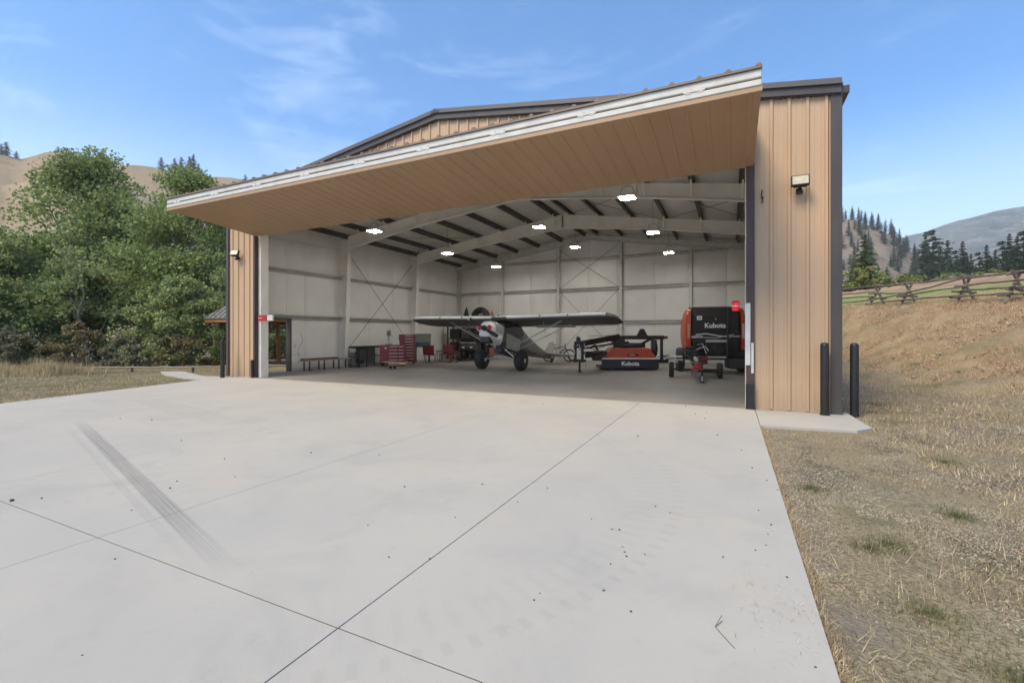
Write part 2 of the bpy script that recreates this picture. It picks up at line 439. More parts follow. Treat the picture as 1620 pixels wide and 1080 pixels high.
col = nmix(N, L, hzn, base, soil)
# lawn on the plateau: strip past the bank's top line, ending at the dry mound
sx = nmath(N, L, 'ADD', nmath(N, L, 'MULTIPLY', sep.outputs['X'], 0.851), nmath(N, L, 'MULTIPLY', sep.outputs['Y'], 0.525))
sx = nmath(N, L, 'ADD', sx, nmath(N, L, 'MULTIPLY', nmath(N, L, 'SUBTRACT', nnoise(N, L, ob, 0.5), .5), 1.6))
lawn = nmath(N, L, 'MULTIPLY', nrange(N, L, sx, 14.6, 15.6), nrange(N, L, sx, 28.5, 30.5, 1, 0))
green = nmix(N, L, nrange(N, L, nnoise(N, L, ob, 0.6), .35, .65), (0.21, 0.27, 0.085), (0.29, 0.29, 0.12))
col = nmix(N, L, lawn, col, green)
dry = nmix(N, L, nrange(N, L, nnoise(N, L, ob, 0.25, 8), .38, .62), (0.40, 0.28, 0.17), (0.28, 0.20, 0.13))
dry = nmix(N, L, nrange(N, L, nnoise(N, L, ob, 0.9, 8, .7), .55, .66, 0, .8), dry, (0.42, 0.36, 0.29))
col = nmix(N, L, nrange(N, L, sx, 28.5, 30.5), col, dry)
# left side: mown dry verge and straw
lf = nrange(N, L, sep.outputs['X'], -16, -15.2, 1, 0)
lcol = nmix(N, L, nrange(N, L, nnoise(N, L, ob, 1.4, 8, .7), .42, .6), (0.27, 0.23, 0.12), (0.19, 0.165, 0.115))
lcol = nmix(N, L, nrange(N, L, nnoise(N, L, ob, .5, 3), .5, .62, 0, .6), lcol, (0.13, 0.145, 0.06))
col = nmix(N, L, lf, col, lcol)
L.new(col, bs.inputs['Base Color'])
bp = N.new('ShaderNodeBump'); bp.inputs['Strength'].default_value = 0.8; bp.inputs['Distance'].default_value = 0.05
L.new(nmath(N, L, 'ADD', nnoise(N, L, ob, 9, 8, .7), nnoise(N, L, ob, 45, 4, .7)), bp.inputs['Height']); L.new(bp.outputs[0], bs.inputs['Normal'])
tag(npmesh('ground', V, F, gm, smooth=True), 'dry grass and gravel ground rising to a rough bank', kind='structure')

# ---- hills: heightfields in rings round the site
FWD = Vector((-math.sin(.4468), math.cos(.4468))); RGT = Vector((math.cos(.4468), math.sin(.4468)))
def hill(name, label, rdg, r0, r1, r2, m, az0, az1, nscale, namp, steps=(150, 46), z0=0.0, endfade=6, rn=.06):
    """rdg: list of (azimuth deg from +y clockwise, ridge height at r1)"""
    A = np.radians(np.linspace(az0, az1, steps[0])); rr = np.linspace(0, 1, steps[1])
    ra = np.array([q[0] for q in rdg]); rh = np.array([q[1] for q in rdg])
    Vv = []
    for j, t in enumerate(rr):
        for a in A:
            ad = math.degrees(a); H = float(np.interp(ad, ra, rh))
            H *= float(sstep(az0, az0+endfade, ad) * (1 - sstep(az1-endfade, az1, ad)))
            r = r0 + (r2 - r0)*t
            if r < r1:
                u = (r - r0)/(r1 - r0); g = u**1.15*(1-.12*math.sin(u*PI))
            else:
                u = (r - r1)/(r2 - r1); g = 1 - u*u*(3-2*u)
            x = -0.43 + r*math.sin(a); y = -10.43 + r*math.cos(a)
            k = 4*min(1.0, abs(1 - r/r1)*3 + rn) * g
            n_ = noise.ridged_multi_fractal(Vector((x*nscale, y*nscale, 2.2)), 1.0, 2.1, 5, 1.0, 2.0)/1.6 - .6
            Vv.append((x, y, z0 + H*g + namp*k*n_*.35 - 2.0*(1-g)))
    na = steps[0]; I = (np.arange(steps[1]-1)[:, None]*na + np.arange(na-1)[None, :]).ravel()
    F = np.stack([I, I+1, I+na+1, I+na], 1)
    o = npmesh(name, Vv, F, m, smooth=True)
    tag(o, label, kind='structure')
    return np.array(Vv).reshape(steps[1], na, 3)
def hillmat(name, a, b, c, s, bump=3.0):
    m = bpy.data.materials.new(name); m.use_nodes = True
    N, L = nodes(m); bs = N['Principled BSDF']; bs.inputs['Roughness'].default_value = 1.0; bs.inputs['Specular IOR Level'].default_value = 0.0
    t = N.new('ShaderNodeTexCoord').outputs['Object']
    q = nmix(N, L, nrange(N, L, nnoise(N, L, t, s, 8, .6), .40, .62), a, b)
    q = nmix(N, L, nrange(N, L, nnoise(N, L, t, s*3.3, 8, .72), .50, .60, 0, .85), q, c)
    L.new(q, bs.inputs['Base Color'])
    bp = N.new('ShaderNodeBump'); bp.inputs['Strength'].default_value = 0.9; bp.inputs['Distance'].default_value = bump
    L.new(nnoise(N, L, t, s*5, 8, .65), bp.inputs['Height']); L.new(bp.outputs[0], bs.inputs['Normal'])
    return m
def azpx(px): return -25.6 + math.degrees(math.atan((px - 810)/723.2))
def zpx(px, py, dist):
    off = math.atan((px - 810)/723.2)
    return 1.5 + (528.8 - py)/723.2*dist*math.cos(off)
LD, RD, MD = 420, 470, 2300
HL = hill('hill', 'bare tan grassy hill behind the cottonwoods',
     [(-130, 60)] + [(azpx(p), zpx(p, q, LD)) for p, q in [(-400, 260), (-120, 225), (0, 240), (35, 250), (70, 238), (100, 236), (135, 246), (170, 261), (215, 258), (245, 262), (300, 275), (360, 277), (420, 286), (520, 300), (640, 330), (760, 350), (1100, 370)]],
     110, LD, 760, hillmat('tan grass hill', (0.33, 0.255, 0.165), (0.27, 0.21, 0.14), (0.25, 0.20, 0.125), 0.012), -120, 5, 0.010, 7, steps=(170, 50))
HL2 = hill('hill', 'lower tan spur in front of the bare hill',
     [(azpx(p), zpx(p, q, 300)) for p, q in [(-400, 300), (-60, 262), (0, 292), (60, 284), (120, 268), (200, 292), (300, 330), (420, 400)]],
     90, 300, 420, hillmat('pale tan spur', (0.37, 0.295, 0.195), (0.31, 0.245, 0.165), (0.33, 0.26, 0.17), 0.016), -112, -48, 0.014, 5, steps=(110, 36), endfade=5)
HR = hill('hill', 'hillside dotted with dark conifers beside the hangar',
     [(azpx(p), zpx(p, q, RD)) for p, q in [(1100, 330), (1250, 338), (1333, 343), (1360, 347), (1400, 366), (1430, 388), (1460, 415), (1500, 432), (1620, 440), (1800, 445)]],
     170, RD, 700, hillmat('grey tan hillside', (0.25, 0.205, 0.155), (0.19, 0.16, 0.125), (0.14, 0.125, 0.10), 0.012), -6, 40, 0.012, 6, steps=(90, 46), z0=0, endfade=5)
HM = hill('mountain', 'distant grey blue mountain behind the conifers',
     [(azpx(p), zpx(p, q, MD)) for p, q in [(1100, 420), (1333, 398), (1420, 378), (1465, 367), (1500, 351), (1540, 338), (1575, 327), (1600, 322), (1640, 318), (1700, 330), (1900, 380), (2600, 420)]],
     1100, MD, 3600, hillmat('mountain rock and forest', (0.13, 0.145, 0.11), (0.03, 0.06, 0.035), (0.27, 0.25, 0.22), 0.007, 30), -2, 52, 0.0030, 60, rn=.35, steps=(160, 70), endfade=6)

# ------------------------------------------------------------------ concrete apron
am = bpy.data.materials.new('broom finished concrete'); am.use_nodes = True
N, L = nodes(am); bs = N['Principled BSDF']; bs.inputs['Roughness'].default_value = 0.85; bs.inputs['Specular IOR Level'].default_value = 0.3
tcn = N.new('ShaderNodeTexCoord'); ob = tcn.outputs['Object']; sep = N.new('ShaderNodeSeparateXYZ'); L.new(ob, sep.inputs[0])
X, Y = sep.outputs['X'], sep.outputs['Y']
c = nmix(N, L, nrange(N, L, nnoise(N, L, ob, 0.42, 6, .6), .38, .64), (0.40, 0.385, 0.35), (0.435, 0.413, 0.365))
c = nmix(N, L, nrange(N, L, nnoise(N, L, ob, 1.1, 8, .65, .6), .50, .72, 0, .6), c, (0.34, 0.33, 0.305))
c = nmix(N, L, nrange(N, L, nnoise(N, L, ob, 5, 8, .7), .56, .72, 0, .45), c, (0.34, 0.325, 0.30))
c = nmix(N, L, nrange(N, L, nnoise(N, L, ob, 160, 3, .8), .60, .72, 0, .35), c, (0.26, 0.25, 0.235))
c = nmix(N, L, nrange(N, L, nnoise(N, L, ob, 0.9, 3, .5), .62, .72, 0, .35), c, (0.47, 0.41, 0.33))
def seg_mask(ax, ay, bx, by, w, streak, sstr):
    """streaky tyre mark between two points"""
    dx, dy = bx-ax, by-ay; Ls = math.hypot(dx, dy); ux, uy = dx/Ls, dy/Ls
    along = nmath(N, L, 'ADD', nmath(N, L, 'MULTIPLY', nmath(N, L, 'SUBTRACT', X, ax), ux), nmath(N, L, 'MULTIPLY', nmath(N, L, 'SUBTRACT', Y, ay), uy))
    perp = nmath(N, L, 'ADD', nmath(N, L, 'MULTIPLY', nmath(N, L, 'SUBTRACT', X, ax), -uy), nmath(N, L, 'MULTIPLY', nmath(N, L, 'SUBTRACT', Y, ay), ux))
    ab = nmath(N, L, 'ABSOLUTE', perp)
    edge = nrange(N, L, ab, w*0.45, w*0.62, 1, 0)
    ends = nmath(N, L, 'MULTIPLY', nrange(N, L, along, 0, Ls*.28), nrange(N, L, along, Ls*.78, Ls, 1, 0))
    comb = N.new('ShaderNodeCombineXYZ'); L.new(nmath(N, L, 'MULTIPLY', perp, streak), comb.inputs[0]); L.new(nmath(N, L, 'MULTIPLY', along, 0.5), comb.inputs[1])
    st = nrange(N, L, nnoise(N, L, comb.outputs[0], 1.0, 4, .7), .32, .62, .15, 1)
    return nmath(N, L, 'MULTIPLY', nmath(N, L, 'MULTIPLY', nmath(N, L, 'MULTIPLY', edge, ends), st), sstr)
c = nmix(N, L, seg_mask(-10.9, -6.45, -3.15, -8.62, 0.14, 70, .62), c, (0.15, 0.145, 0.14))
c = nmix(N, L, seg_mask(-10.9, -6.65, -3.3, -8.72, 0.06, 50, .18), c, (0.18, 0.17, 0.16))
c = nmix(N, L, seg_mask(-13.5, -4.4, -7.5, -5.6, 0.5, 9, .18), c, (0.22, 0.21, 0.20))
# faint curved lug tread
def arc_mask(cx_, cy_, r_, w_, y0_, y1_, k_):
    ddx = nmath(N, L, 'SUBTRACT', X, cx_); ddy = nmath(N, L, 'SUBTRACT', Y, cy_)
    rr_ = nmath(N, L, 'SQRT', nmath(N, L, 'ADD', nmath(N, L, 'MULTIPLY', ddx, ddx), nmath(N, L, 'MULTIPLY', ddy, ddy)))
    band = nrange(N, L, nmath(N, L, 'ABSOLUTE', nmath(N, L, 'SUBTRACT', rr_, r_)), w_*.4, w_*.6, 1, 0)
    an = nmath(N, L, 'ARCTAN2', ddy, ddx)
    lug = nrange(N, L, nmath(N, L, 'SINE', nmath(N, L, 'MULTIPLY', an, 150*r_/3.4)), .1, .7)
    lim = nmath(N, L, 'MULTIPLY', nrange(N, L, Y, y0_, y0_+.6), nrange(N, L, Y, y1_-.8, y1_, 1, 0))
    return nmath(N, L, 'MULTIPLY', nmath(N, L, 'MULTIPLY', nmath(N, L, 'MULTIPLY', band, lug), lim), k_)
c = nmix(N, L, arc_mask(-4.2, -6.4, 3.36, .10, -9.4, -3.6, .15), c, (0.24, 0.23, 0.21))
c = nmix(N, L, arc_mask(-4.2, -6.4, 3.10, .28, -9.4, -4.4, .09), c, (0.26, 0.25, 0.235))
c = nmix(N, L, arc_mask(-1.2, -9.5, 4.7, .16, -9.6, -7.2, .10), c, (0.26, 0.25, 0.235))
L.new(c, bs.inputs['Base Color'])
bp = N.new('ShaderNodeBump'); bp.inputs['Strength'].default_value = 0.25; bp.inputs['Distance'].default_value = 0.006
L.new(nnoise(N, L, ob, 120, 5, .7), bp.inputs['Height']); L.new(bp.outputs[0], bs.inputs['Normal'])
# slab tiles with real gaps; the left edge follows the photographed line
def left_edge(y): return float(np.interp(y, [-30, -9, -6.28, -3.6, -1.7, -1.15], [-8.5, -13.4, -14.75, -15.5, -16.0, -16.35]))
ys = [-26, -22, -18, -13.4, -8.70, -6.42, -4.0, -1.38, 0.0]
xs = [0.0, -2.24, -4.65, -7.07, -9.5, -11.9, -14.3]
mb = MB()
for j in range(len(ys)-1):
    y0, y1 = ys[j], ys[j+1]
    g0 = 0.0045 if abs(y0+8.7) < .01 else 0.0025; g1 = 0.0045 if abs(y1+8.7) < .01 else 0.0025
    yy0, yy1 = y0+g0, (y1-g1 if y1 < 0 else 0.0)
    lim = min(left_edge(yy0), left_edge(yy1))
    for i in range(len(xs)):
        xr = xs[i] - (0 if i == 0 else (0.0035 if i == 1 else 0.002))
        if i + 1 < len(xs) and xs[i+1] > lim: xl0 = xl1 = xs[i+1] + (0.0035 if i == 0 else 0.002)
        else: xl0, xl1 = left_edge(yy0), left_edge(yy1)
        if xl0 > xr - .05 and xl1 > xr - .05: continue
        xl0 = min(xl0, xr-.01); xl1 = min(xl1, xr-.01)
        if j == len(ys)-2 and i == len(xs)-1:       # yard strip widening to the left of the hangar
            mb.prism([(xr, yy0), (xr, yy1), (-16.2, yy1), (-17.6, -0.35), (-20.5, 0.55), (-21.2, 0.1), (-19.5, -0.62), (-17.6, -1.0), (-16.35, -1.15), (-16.05, yy0)], -0.12, 0.0, 'z')
        else: mb.prism([(xl0, yy0), (xr, yy0), (xr, yy1), (xl1, yy1)], -0.12, 0.0, 'z')
ap = mb.build('pavement', am, bevel=0.002)
tag(ap, 'pale concrete apron with joints and a dark tyre mark', kind='structure')
mb = MB(); mb.box(-16.4, -0.01, -26, -0.02, -0.11, -0.03)
mb.v = [(min(v[0], 0), v[1], v[2]) for v in mb.v]
mb2 = MB(); mb2.prism([(left_edge(-26), -26), (-0.012, -26), (-0.012, -0.02), (-16.2, -0.02), (-15.9, -1.5), (-15.4, -3.6), (-14.7, -6.28), (-13.3, -9)], -0.1, -0.006, 'z')
tag(mb2.build('joint_filler', mat('dark joint filler', (0.035, 0.032, 0.03), .95)), 'dark filler in the joints of the apron', kind='structure')
mb = MB(); mb.prism([(0.012, -1.80), (1.36, -1.62), (1.62, -1.3), (1.58, 0.3), (1.47, 0.3), (1.47, -0.004), (0.012, -0.004)], -0.1, -0.004, 'z')
tag(mb.build('side_pad', am, bevel=0.006), 'small concrete pad under the right hangar wall', kind='structure')
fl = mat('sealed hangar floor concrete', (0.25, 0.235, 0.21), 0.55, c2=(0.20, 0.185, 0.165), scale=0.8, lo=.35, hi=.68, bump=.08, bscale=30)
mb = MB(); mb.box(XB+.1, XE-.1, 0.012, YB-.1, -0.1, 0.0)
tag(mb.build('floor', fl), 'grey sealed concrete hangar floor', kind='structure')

# ------------------------------------------------------------------ hangar
XR = (XB + XE)/2            # ridge
SL = 0.148
def roof_z(x): return 7.59 - SL*abs(x - XR)
HG = thing('hangar', 'tan steel aircraft hangar with its folding door raised', 'hangar', (XR, 0, 0))
def hb(mb, name, m, smooth=False, bevel=0.0, parent=None, **k):
    """world-space mesh parented to the hangar without moving it"""
    par = parent or HG
    if par is HG: mb.v = [(v[0]-XR, v[1], v[2]) for v in mb.v]
    else: mb.v = [(v[0]-XR, v[1], v[2]) for v in mb.v]
    o = mb.build(name, m, par, smooth=smooth, bevel=bevel)
    return o
OPX0, OPX1, HDR = -15.24, -0.13, 5.72
# front wall with its pier panels and the gable, real ribs every 0.305 m
mb = MB()
WT = 0.07
mb.prism([(XB+.02, 0), (OPX0-.03, 0), (OPX0-.03, HDR), (OPX0-.03, roof_z(OPX0)-.25), (XB+.02, roof_z(XB)-.25)], 0.0, WT, 'y')
mb.prism([(0.0, 0), (XE-.02, 0), (XE-.02, roof_z(XE)-.25), (0.0, roof_z(0)-.25)], 0.0, WT, 'y')
mb.prism([(OPX0-.03, HDR), (0.0, HDR), (0.0, roof_z(0)-.25), (XR, roof_z(XR)-.25), (OPX0-.03, roof_z(OPX0)-.25)], 0.0, WT, 'y')
def rib(mb, x, z0, z1, y=0.0, w=0.085, t=0.04, h=0.034):
    mb.add([(x-w/2, y+.002, z0), (x-t/2, y-h, z0), (x+t/2, y-h, z0), (x+w/2, y+.002, z0), (x-w/2, y+.002, z1), (x-t/2, y-h, z1), (x+t/2, y-h, z1), (x+w/2, y+.002, z1)],
           [(0, 1, 5, 4), (1, 2, 6, 5), (2, 3, 7, 6), (3, 2, 1, 0), (4, 5, 6, 7)])
x = XE - 0.13 - 0.06
while x > XB + .15:
    z0 = 0.02 if (x > 0.05 or x < OPX0-.05) else HDR
    rib(mb, x, z0, roof_z(x)-.24)
    for dx in (-.102, -.204):
        if XB+.1 < x+dx and not (OPX0-.03 < x+dx < 0.03 and z0 < 1): rib(mb, x+dx, z0, roof_z(x+dx)-.24, w=.045, t=.02, h=.004)
    x -= 0.305
x = XE - 0.19
while x > XB + .15:
    for z in (.12, 1.1, 2.24, 3.2, 4.08, 5.1, 5.8, 6.4, 6.9):
        if z < roof_z(x)-.3 and (x > .05 or x < OPX0-.1 or z > HDR):
            for dx in (-.062, .062): mb.lathe([(.009, -.006), (.009, .001)], (x+dx, 0, z), 'y', 6)
    x -= .305
hb(mb, 'front_wall', 'tan')
# side and back walls
mb = MB(); mb.box(XB, XB+.06, .07, 1.38, 0, roof_z(XB)-.2); mb.box(XB, XB+.06, 2.42, YB, 0, roof_z(XB)-.2); mb.box(XB, XB+.06, 1.38, 2.42, 2.14, roof_z(XB)-.2)
y = .2
while y < YB:
    if not 1.3 < y < 2.5:
        mb.add([(XB+.002, y-.04, 0.02), (XB-.034, y-.02, 0.02), (XB-.034, y+.02, 0.02), (XB+.002, y+.04, 0.02), (XB+.002, y-.04, 5.9), (XB-.034, y-.02, 5.9), (XB-.034, y+.02, 5.9), (XB+.002, y+.04, 5.9)], [(0,1,5,4),(1,2,6,5),(2,3,7,6),(4,5,6,7)])
    y += .305
hb(mb, 'side_wall', 'tan')
mb = MB(); mb.box(XE-.06, XE, .07, YB, 0, roof_z(XE)-.2)
y = .2
while y < YB:
    mb.add([(XE-.002, y-.04, 0.02), (XE+.034, y-.02, 0.02), (XE+.034, y+.02, 0.02), (XE-.002, y+.04, 0.02), (XE-.002, y-.04, 5.9), (XE+.034, y-.02, 5.9), (XE+.034, y+.02, 5.9), (XE-.002, y+.04, 5.9)], [(0,1,5,4),(1,2,6,5),(2,3,7,6),(4,5,6,7)])
    y += .305
hb(mb, 'side_wall', 'tan')
mb = MB(); mb.prism([(XB+.06, 0), (XE-.06, 0), (XE-.06, roof_z(XE)-.2), (XR, roof_z(XR)-.2), (XB+.06, roof_z(XB)-.2)], YB-.06, YB, 'y'); hb(mb, 'back_wall', 'tan')
# roof sheets
mb = MB()
mb.prism([(XB-.06, roof_z(XB-.06)-.03), (XR, roof_z(XR)-.03), (XE+.06, roof_z(XE+.06)-.03), (XE+.06, roof_z(XE+.06)-.09), (XR, roof_z(XR)-.09), (XB-.06, roof_z(XB-.06)-.09)], -.07, YB+.08, 'y')
y = .2
while y < YB:
    for sgn, xe in ((-1, XB-.05), (1, XE+.05)):
        mb.bar((xe, y, roof_z(xe)-.02), (XR, y, roof_z(XR)-.02), .06, .04)
    y += .61
hb(mb, 'roof', 'roofmetal')
# rake fascia: deep lower board and a lighter cap flashing in front
for a, b in ((XB-.12, XR), (XR, XE+.03)):
    mb = MB(); mb.prism([(a, roof_z(a)-.235), (b, roof_z(b)-.235), (b, roof_z(b)-.055), (a, roof_z(a)-.055)], -.10, -.045, 'y')
    mb.prism([(a, roof_z(a)-.255), (b, roof_z(b)-.255), (b, roof_z(b)-.225), (a, roof_z(a)-.225)], -.07, -.0355, 'y')
    hb(mb, 'rake_fascia', 'trim')
    mb = MB(); mb.prism([(a, roof_z(a)-.085), (b, roof_z(b)-.085), (b, roof_z(b)+.02), (a, roof_z(a)+.02)], -.145, -.105, 'y')
    mb.prism([(a, roof_z(a)+.0), (b, roof_z(b)+.0), (b, roof_z(b)+.025), (a, roof_z(a)+.025)], -.104, .14, 'y')
    hb(mb, 'rake_cap', mat('grey cap flashing', (0.115, 0.105, 0.10), .4))
mb = MB(); mb.prism([(XR-.13, roof_z(XR)-.02), (XR, roof_z(XR)+.03), (XR+.13, roof_z(XR)-.02), (XR+.13, roof_z(XR)-.10), (XR, roof_z(XR)-.05), (XR-.13, roof_z(XR)-.10)], -.155, YB+.05, 'y'); hb(mb, 'ridge_cap', 'trim')
for x0, x1, y0 in ((XE-.13, XE+.03, -.05), (XB-.03, XB+.09, -.05)):
    mb = MB(); mb.box(x0, x1, y0, -.036, 0.0, roof_z(x0)-.24); xa = (XE+.036, XE+.05) if x0 > -5 else (XB-.05, XB-.036)
    mb.box(min(xa[0], x0), max(xa[1], x1), -.049, -.037, 0.003, roof_z(x0)-.25); mb.box(xa[0], xa[1], -.036, .14, 0.0, roof_z(x0)-.24); hb(mb, 'corner_trim', 'trim')
for xx in (XE+.035, XB-.165):
    mb = MB(); mb.box(xx, xx+.13, -.04, YB, roof_z(XE)-.23, roof_z(XE)-.1); hb(mb, 'gutter', 'trim')
mb = MB(); mb.box(XB+.02, OPX0-.03, -.012, .001, 0.0, 0.045); hb(mb, 'base_trim', 'tan')
mb = MB(); mb.box(0.0, XE-.14, -.012, .001, 0.0, 0.045); hb(mb, 'base_trim', 'tan')
# jambs
mb = MB(); mb.box(-.15, -.0, -.055, -.001, 0, 4.95); mb.box(-.15, -.001, -.0, .14, 0, 4.9); hb(mb, 'door_jamb', 'jamb', bevel=.004)
mb = MB(); mb.box(OPX0-.08, OPX0, -.05, -.001, 0, 4.95); mb.box(OPX0-.03, OPX0, -.0, .09, 0, 4.9); hb(mb, 'door_jamb', 'jamb', bevel=.004)
mb = MB(); mb.box(OPX0-.2, OPX0+.13, .095, .38, 0, 5.6); hb(mb, 'door_post', 'frame', bevel=.006)
mb = MB(); mb.box(-.16, .15, .145, .40, 0, 5.6); hb(mb, 'door_post', 'frame', bevel=.006)
mb = MB(); mb.box(-.16, .0, -.12, -.06, 0, .52); hb(mb, 'jamb_guard', 'black', bevel=.01)
mb = MB(); mb.box(OPX0-.11, OPX0-.02, -.12, -.055, 0, .62); hb(mb, 'jamb_guard', 'black', bevel=.01)
mb = MB(); mb.box(-.17, -.075, -.068, -.056, .88, 2.13); hb(mb, 'weather_seal', 'white', bevel=.004)
mb = MB(); mb.box(-.062, -.015, -.072, -.056, .72, 1.33); hb(mb, 'weather_seal', 'white', bevel=.004)
mb = MB(); mb.tube([(.13, -.02, 4.12), (.14, -.05, 4.2), (.12, -.055, 4.28), (.135, -.04, 4.38)], .012, 6); mb.ball((.135, -.045, 4.22), .025); hb(mb, 'wire_stub', 'black')

# ---- folded door
DRW = HG
dl = math.hypot(2.73, .24)
door = MB()
door.prism([(0.0, 4.88), (-2.73, 5.12), (-2.73, 5.165), (0.0, 4.925)], -15.24, -.02, 'x')
sl_ = (5.12-4.88)/(-2.73)
def zu(y): return 4.88 + sl_*y
x = -.16
def drib(mb, x, y0, y1, zf, sg, w, t, h):
    for_ = []
    for yy in (y0, y1):
        z = zf(yy)
        for_ += [(x-w/2, yy, z+.002*sg), (x-t/2, yy, z-h*sg), (x+t/2, yy, z-h*sg), (x+w/2, yy, z+.002*sg)]
    mb.add(for_, [(0,1,5,4),(1,2,6,5),(2,3,7,6),(0,1,2,3),(4,5,6,7)])
while x > -15.2:
    drib(door, x, -2.70, -.03, zu, 1, .075, .035, .017)
    x -= .305
door.prism([(-2.76, 5.095), (-2.70, 5.088), (-2.70, 5.17), (-2.76, 5.17)], -15.25, -.01, 'x')
D = hb(door, 'hangar_door', mat('tan door skin darkened for shade', (0.42, 0.275, 0.165), 0.5, c2=(0.36, 0.235, 0.14), scale=.9, stretch=(1, .3, 1), lo=.3, hi=.75))  # siding tan, darkened in colour for the shade on the underside
up = MB(); zt = lambda y: 5.425 + (y+2.75)/2.75*.30
up.prism([(-2.79, zt(-2.79)), (-.02, zt(-.02)), (-.02, zt(-.02)+.035), (-2.79, zt(-2.79)+.035)], -15.24, -.02, 'x')
x = -.06
while x > -15.2:
    drib(up, x, -2.79, -.03, lambda y: zt(y)+.033, -1, .10, .045, .045); x -= .405
hb(up, 'upper_door_panel', mat('tan panel darkened as backlit', (0.20, 0.145, 0.10), .5), parent=D)  # tan skin coloured dark brown for its backlit look
for z0, z1, y0 in ((5.172, 5.262, -2.775), (5.30, 5.42, -2.76)):
    mb = MB(); mb.box(-15.24, -.02, y0, y0+.11, z0, z1); hb(mb, 'edge_beam', 'white', bevel=.012, parent=D)
mb = MB(); mb.box(-15.2, -.05, -2.70, -2.66, 5.262, 5.30); hb(mb, 'gap_shade', 'matteblack', parent=D)  # black strip stands in for the shade in the open gap
for k in range(9):
    xx = -.95 - k*1.72
    mb = MB(); mb.tube([(xx-.16, -2.765, 5.281), (xx+.16, -2.765, 5.281)], .022, 8); mb.box(xx-.12, xx-.05, -2.782, -2.755, 5.25, 5.33); mb.box(xx+.06, xx+.13, -2.782, -2.755, 5.25, 5.33); hb(mb, 'hinge', 'white', parent=D)
for xx in (-15.0, -11.2, -7.6, -3.9, -.3):       # truss ribs inside the fold
    mb = MB(); mb.bar((xx, -2.6, 5.17), (xx, -.15, 4.98), .06, .06); mb.bar((xx, -2.6, 5.42), (xx, -.15, 5.66), .06, .06); mb.bar((xx, -.3, 4.99), (xx, -.3, 5.66), .05, .05); hb(mb, 'truss_rib', 'white', parent=D)
mb = MB(); mb.prism([(-2.70, 5.172), (-2.70, 5.42), (-.03, 5.70), (-.03, 4.93)], -.045, -.018, 'x'); hb(mb, 'end_plate', 'trim', parent=D)
mb = MB(); mb.prism([(-2.70, 5.172), (-2.70, 5.42), (-.03, 5.70), (-.03, 4.93)], -15.24, -15.215, 'x'); hb(mb, 'end_plate', 'trim', parent=D)

# ---- interior frames
def rin(x): return 7.20 - SL*abs(x - XR)      # top of rafters
LX, RX = XB+.09, XE-.09
for yf in (5.2, 10.3):
    for sg, xo in ((1, LX), (-1, RX)):
        mb = MB(); zt_ = rin(xo)
        mb.prism([(xo+sg*.02, 0), (xo+sg*.30, 0), (xo+sg*.50, zt_-.52), (xo+sg*.50, zt_-.02), (xo+sg*.02, zt_-.02)], yf-.012, yf+.012, 'y')
        mb.prism([(xo+sg*.30, 0), (xo+sg*.318, 0), (xo+sg*.518, zt_-.52), (xo+sg*.50, zt_-.52)], yf-.11, yf+.11, 'y')
        mb.box(min(xo, xo+sg*.02), max(xo, xo+sg*.02), yf-.11, yf+.11, 0, zt_-.02)
        mb.box(min(xo, xo+sg*.34), max(xo, xo+sg*.34), yf-.13, yf+.13, 0, .02)
        for zz in (2.2, 4.1): mb.box(min(xo+sg*.02, xo+sg*.36), max(xo+sg*.02, xo+sg*.36), yf-.10, yf-.0125, zz+.1, zz+.11)
        for zz in (zt_-.45, zt_-.33, zt_-.2, zt_-.08): mb.box(xo+sg*.47-.02, xo+sg*.47+.02, yf-.03, yf-.0125, zz-.015, zz+.015)
        hb(mb, 'column', 'frame')
        mb = MB(); xi = xo + sg*.50; d0, d1, d2 = .50, .44, .60
        top = lambda x: rin(x)-.02
        xm = xo + sg*4.6
        mb.prism([(xi, top(xi)-d0), (xm, top(xm)-d1), (XR, top(XR)-d2), (XR, top(XR)), (xi, top(xi))], yf-.013, yf+.013, 'y')
        mb.prism([(xi, top(xi)-d0-.018), (xm, top(xm)-d1-.018), (XR, top(XR)-d2-.018), (XR, top(XR)-d2), (xm, top(xm)-d1), (xi, top(xi)-d0)], yf-.10, yf+.10, 'y')
        mb.prism([(xi, top(xi)), (XR, top(XR)), (XR, top(XR)+.016), (xi, top(xi)+.016)], yf-.10, yf+.10, 'y')
        for xs_ in (xi+sg*.01, xm, XR): mb.box(xs_-.012, xs_+.012, yf-.085, yf+.085, top(xs_)-(.44 if xs_ != XR else .6), top(xs_)-.01)
        hb(mb, 'rafter', 'frame')
for yf in (.32, YB-.32):       # light end frames
    for a, b in ((LX, XR), (RX, XR)):
        mb = MB(); mb.prism([(a, rin(a)-.30), (b, rin(b)-.30), (b, rin(b)-.02), (a, rin(a)-.02)], yf-.012, yf+.012, 'y'); mb.prism([(a, rin(a)-.315), (b, rin(b)-.315), (b, rin(b)-.30), (a, rin(a)-.30)], yf-.08, yf+.08, 'y')
        hb(mb, 'rafter', 'frame' if yf < 1 else 'galv')
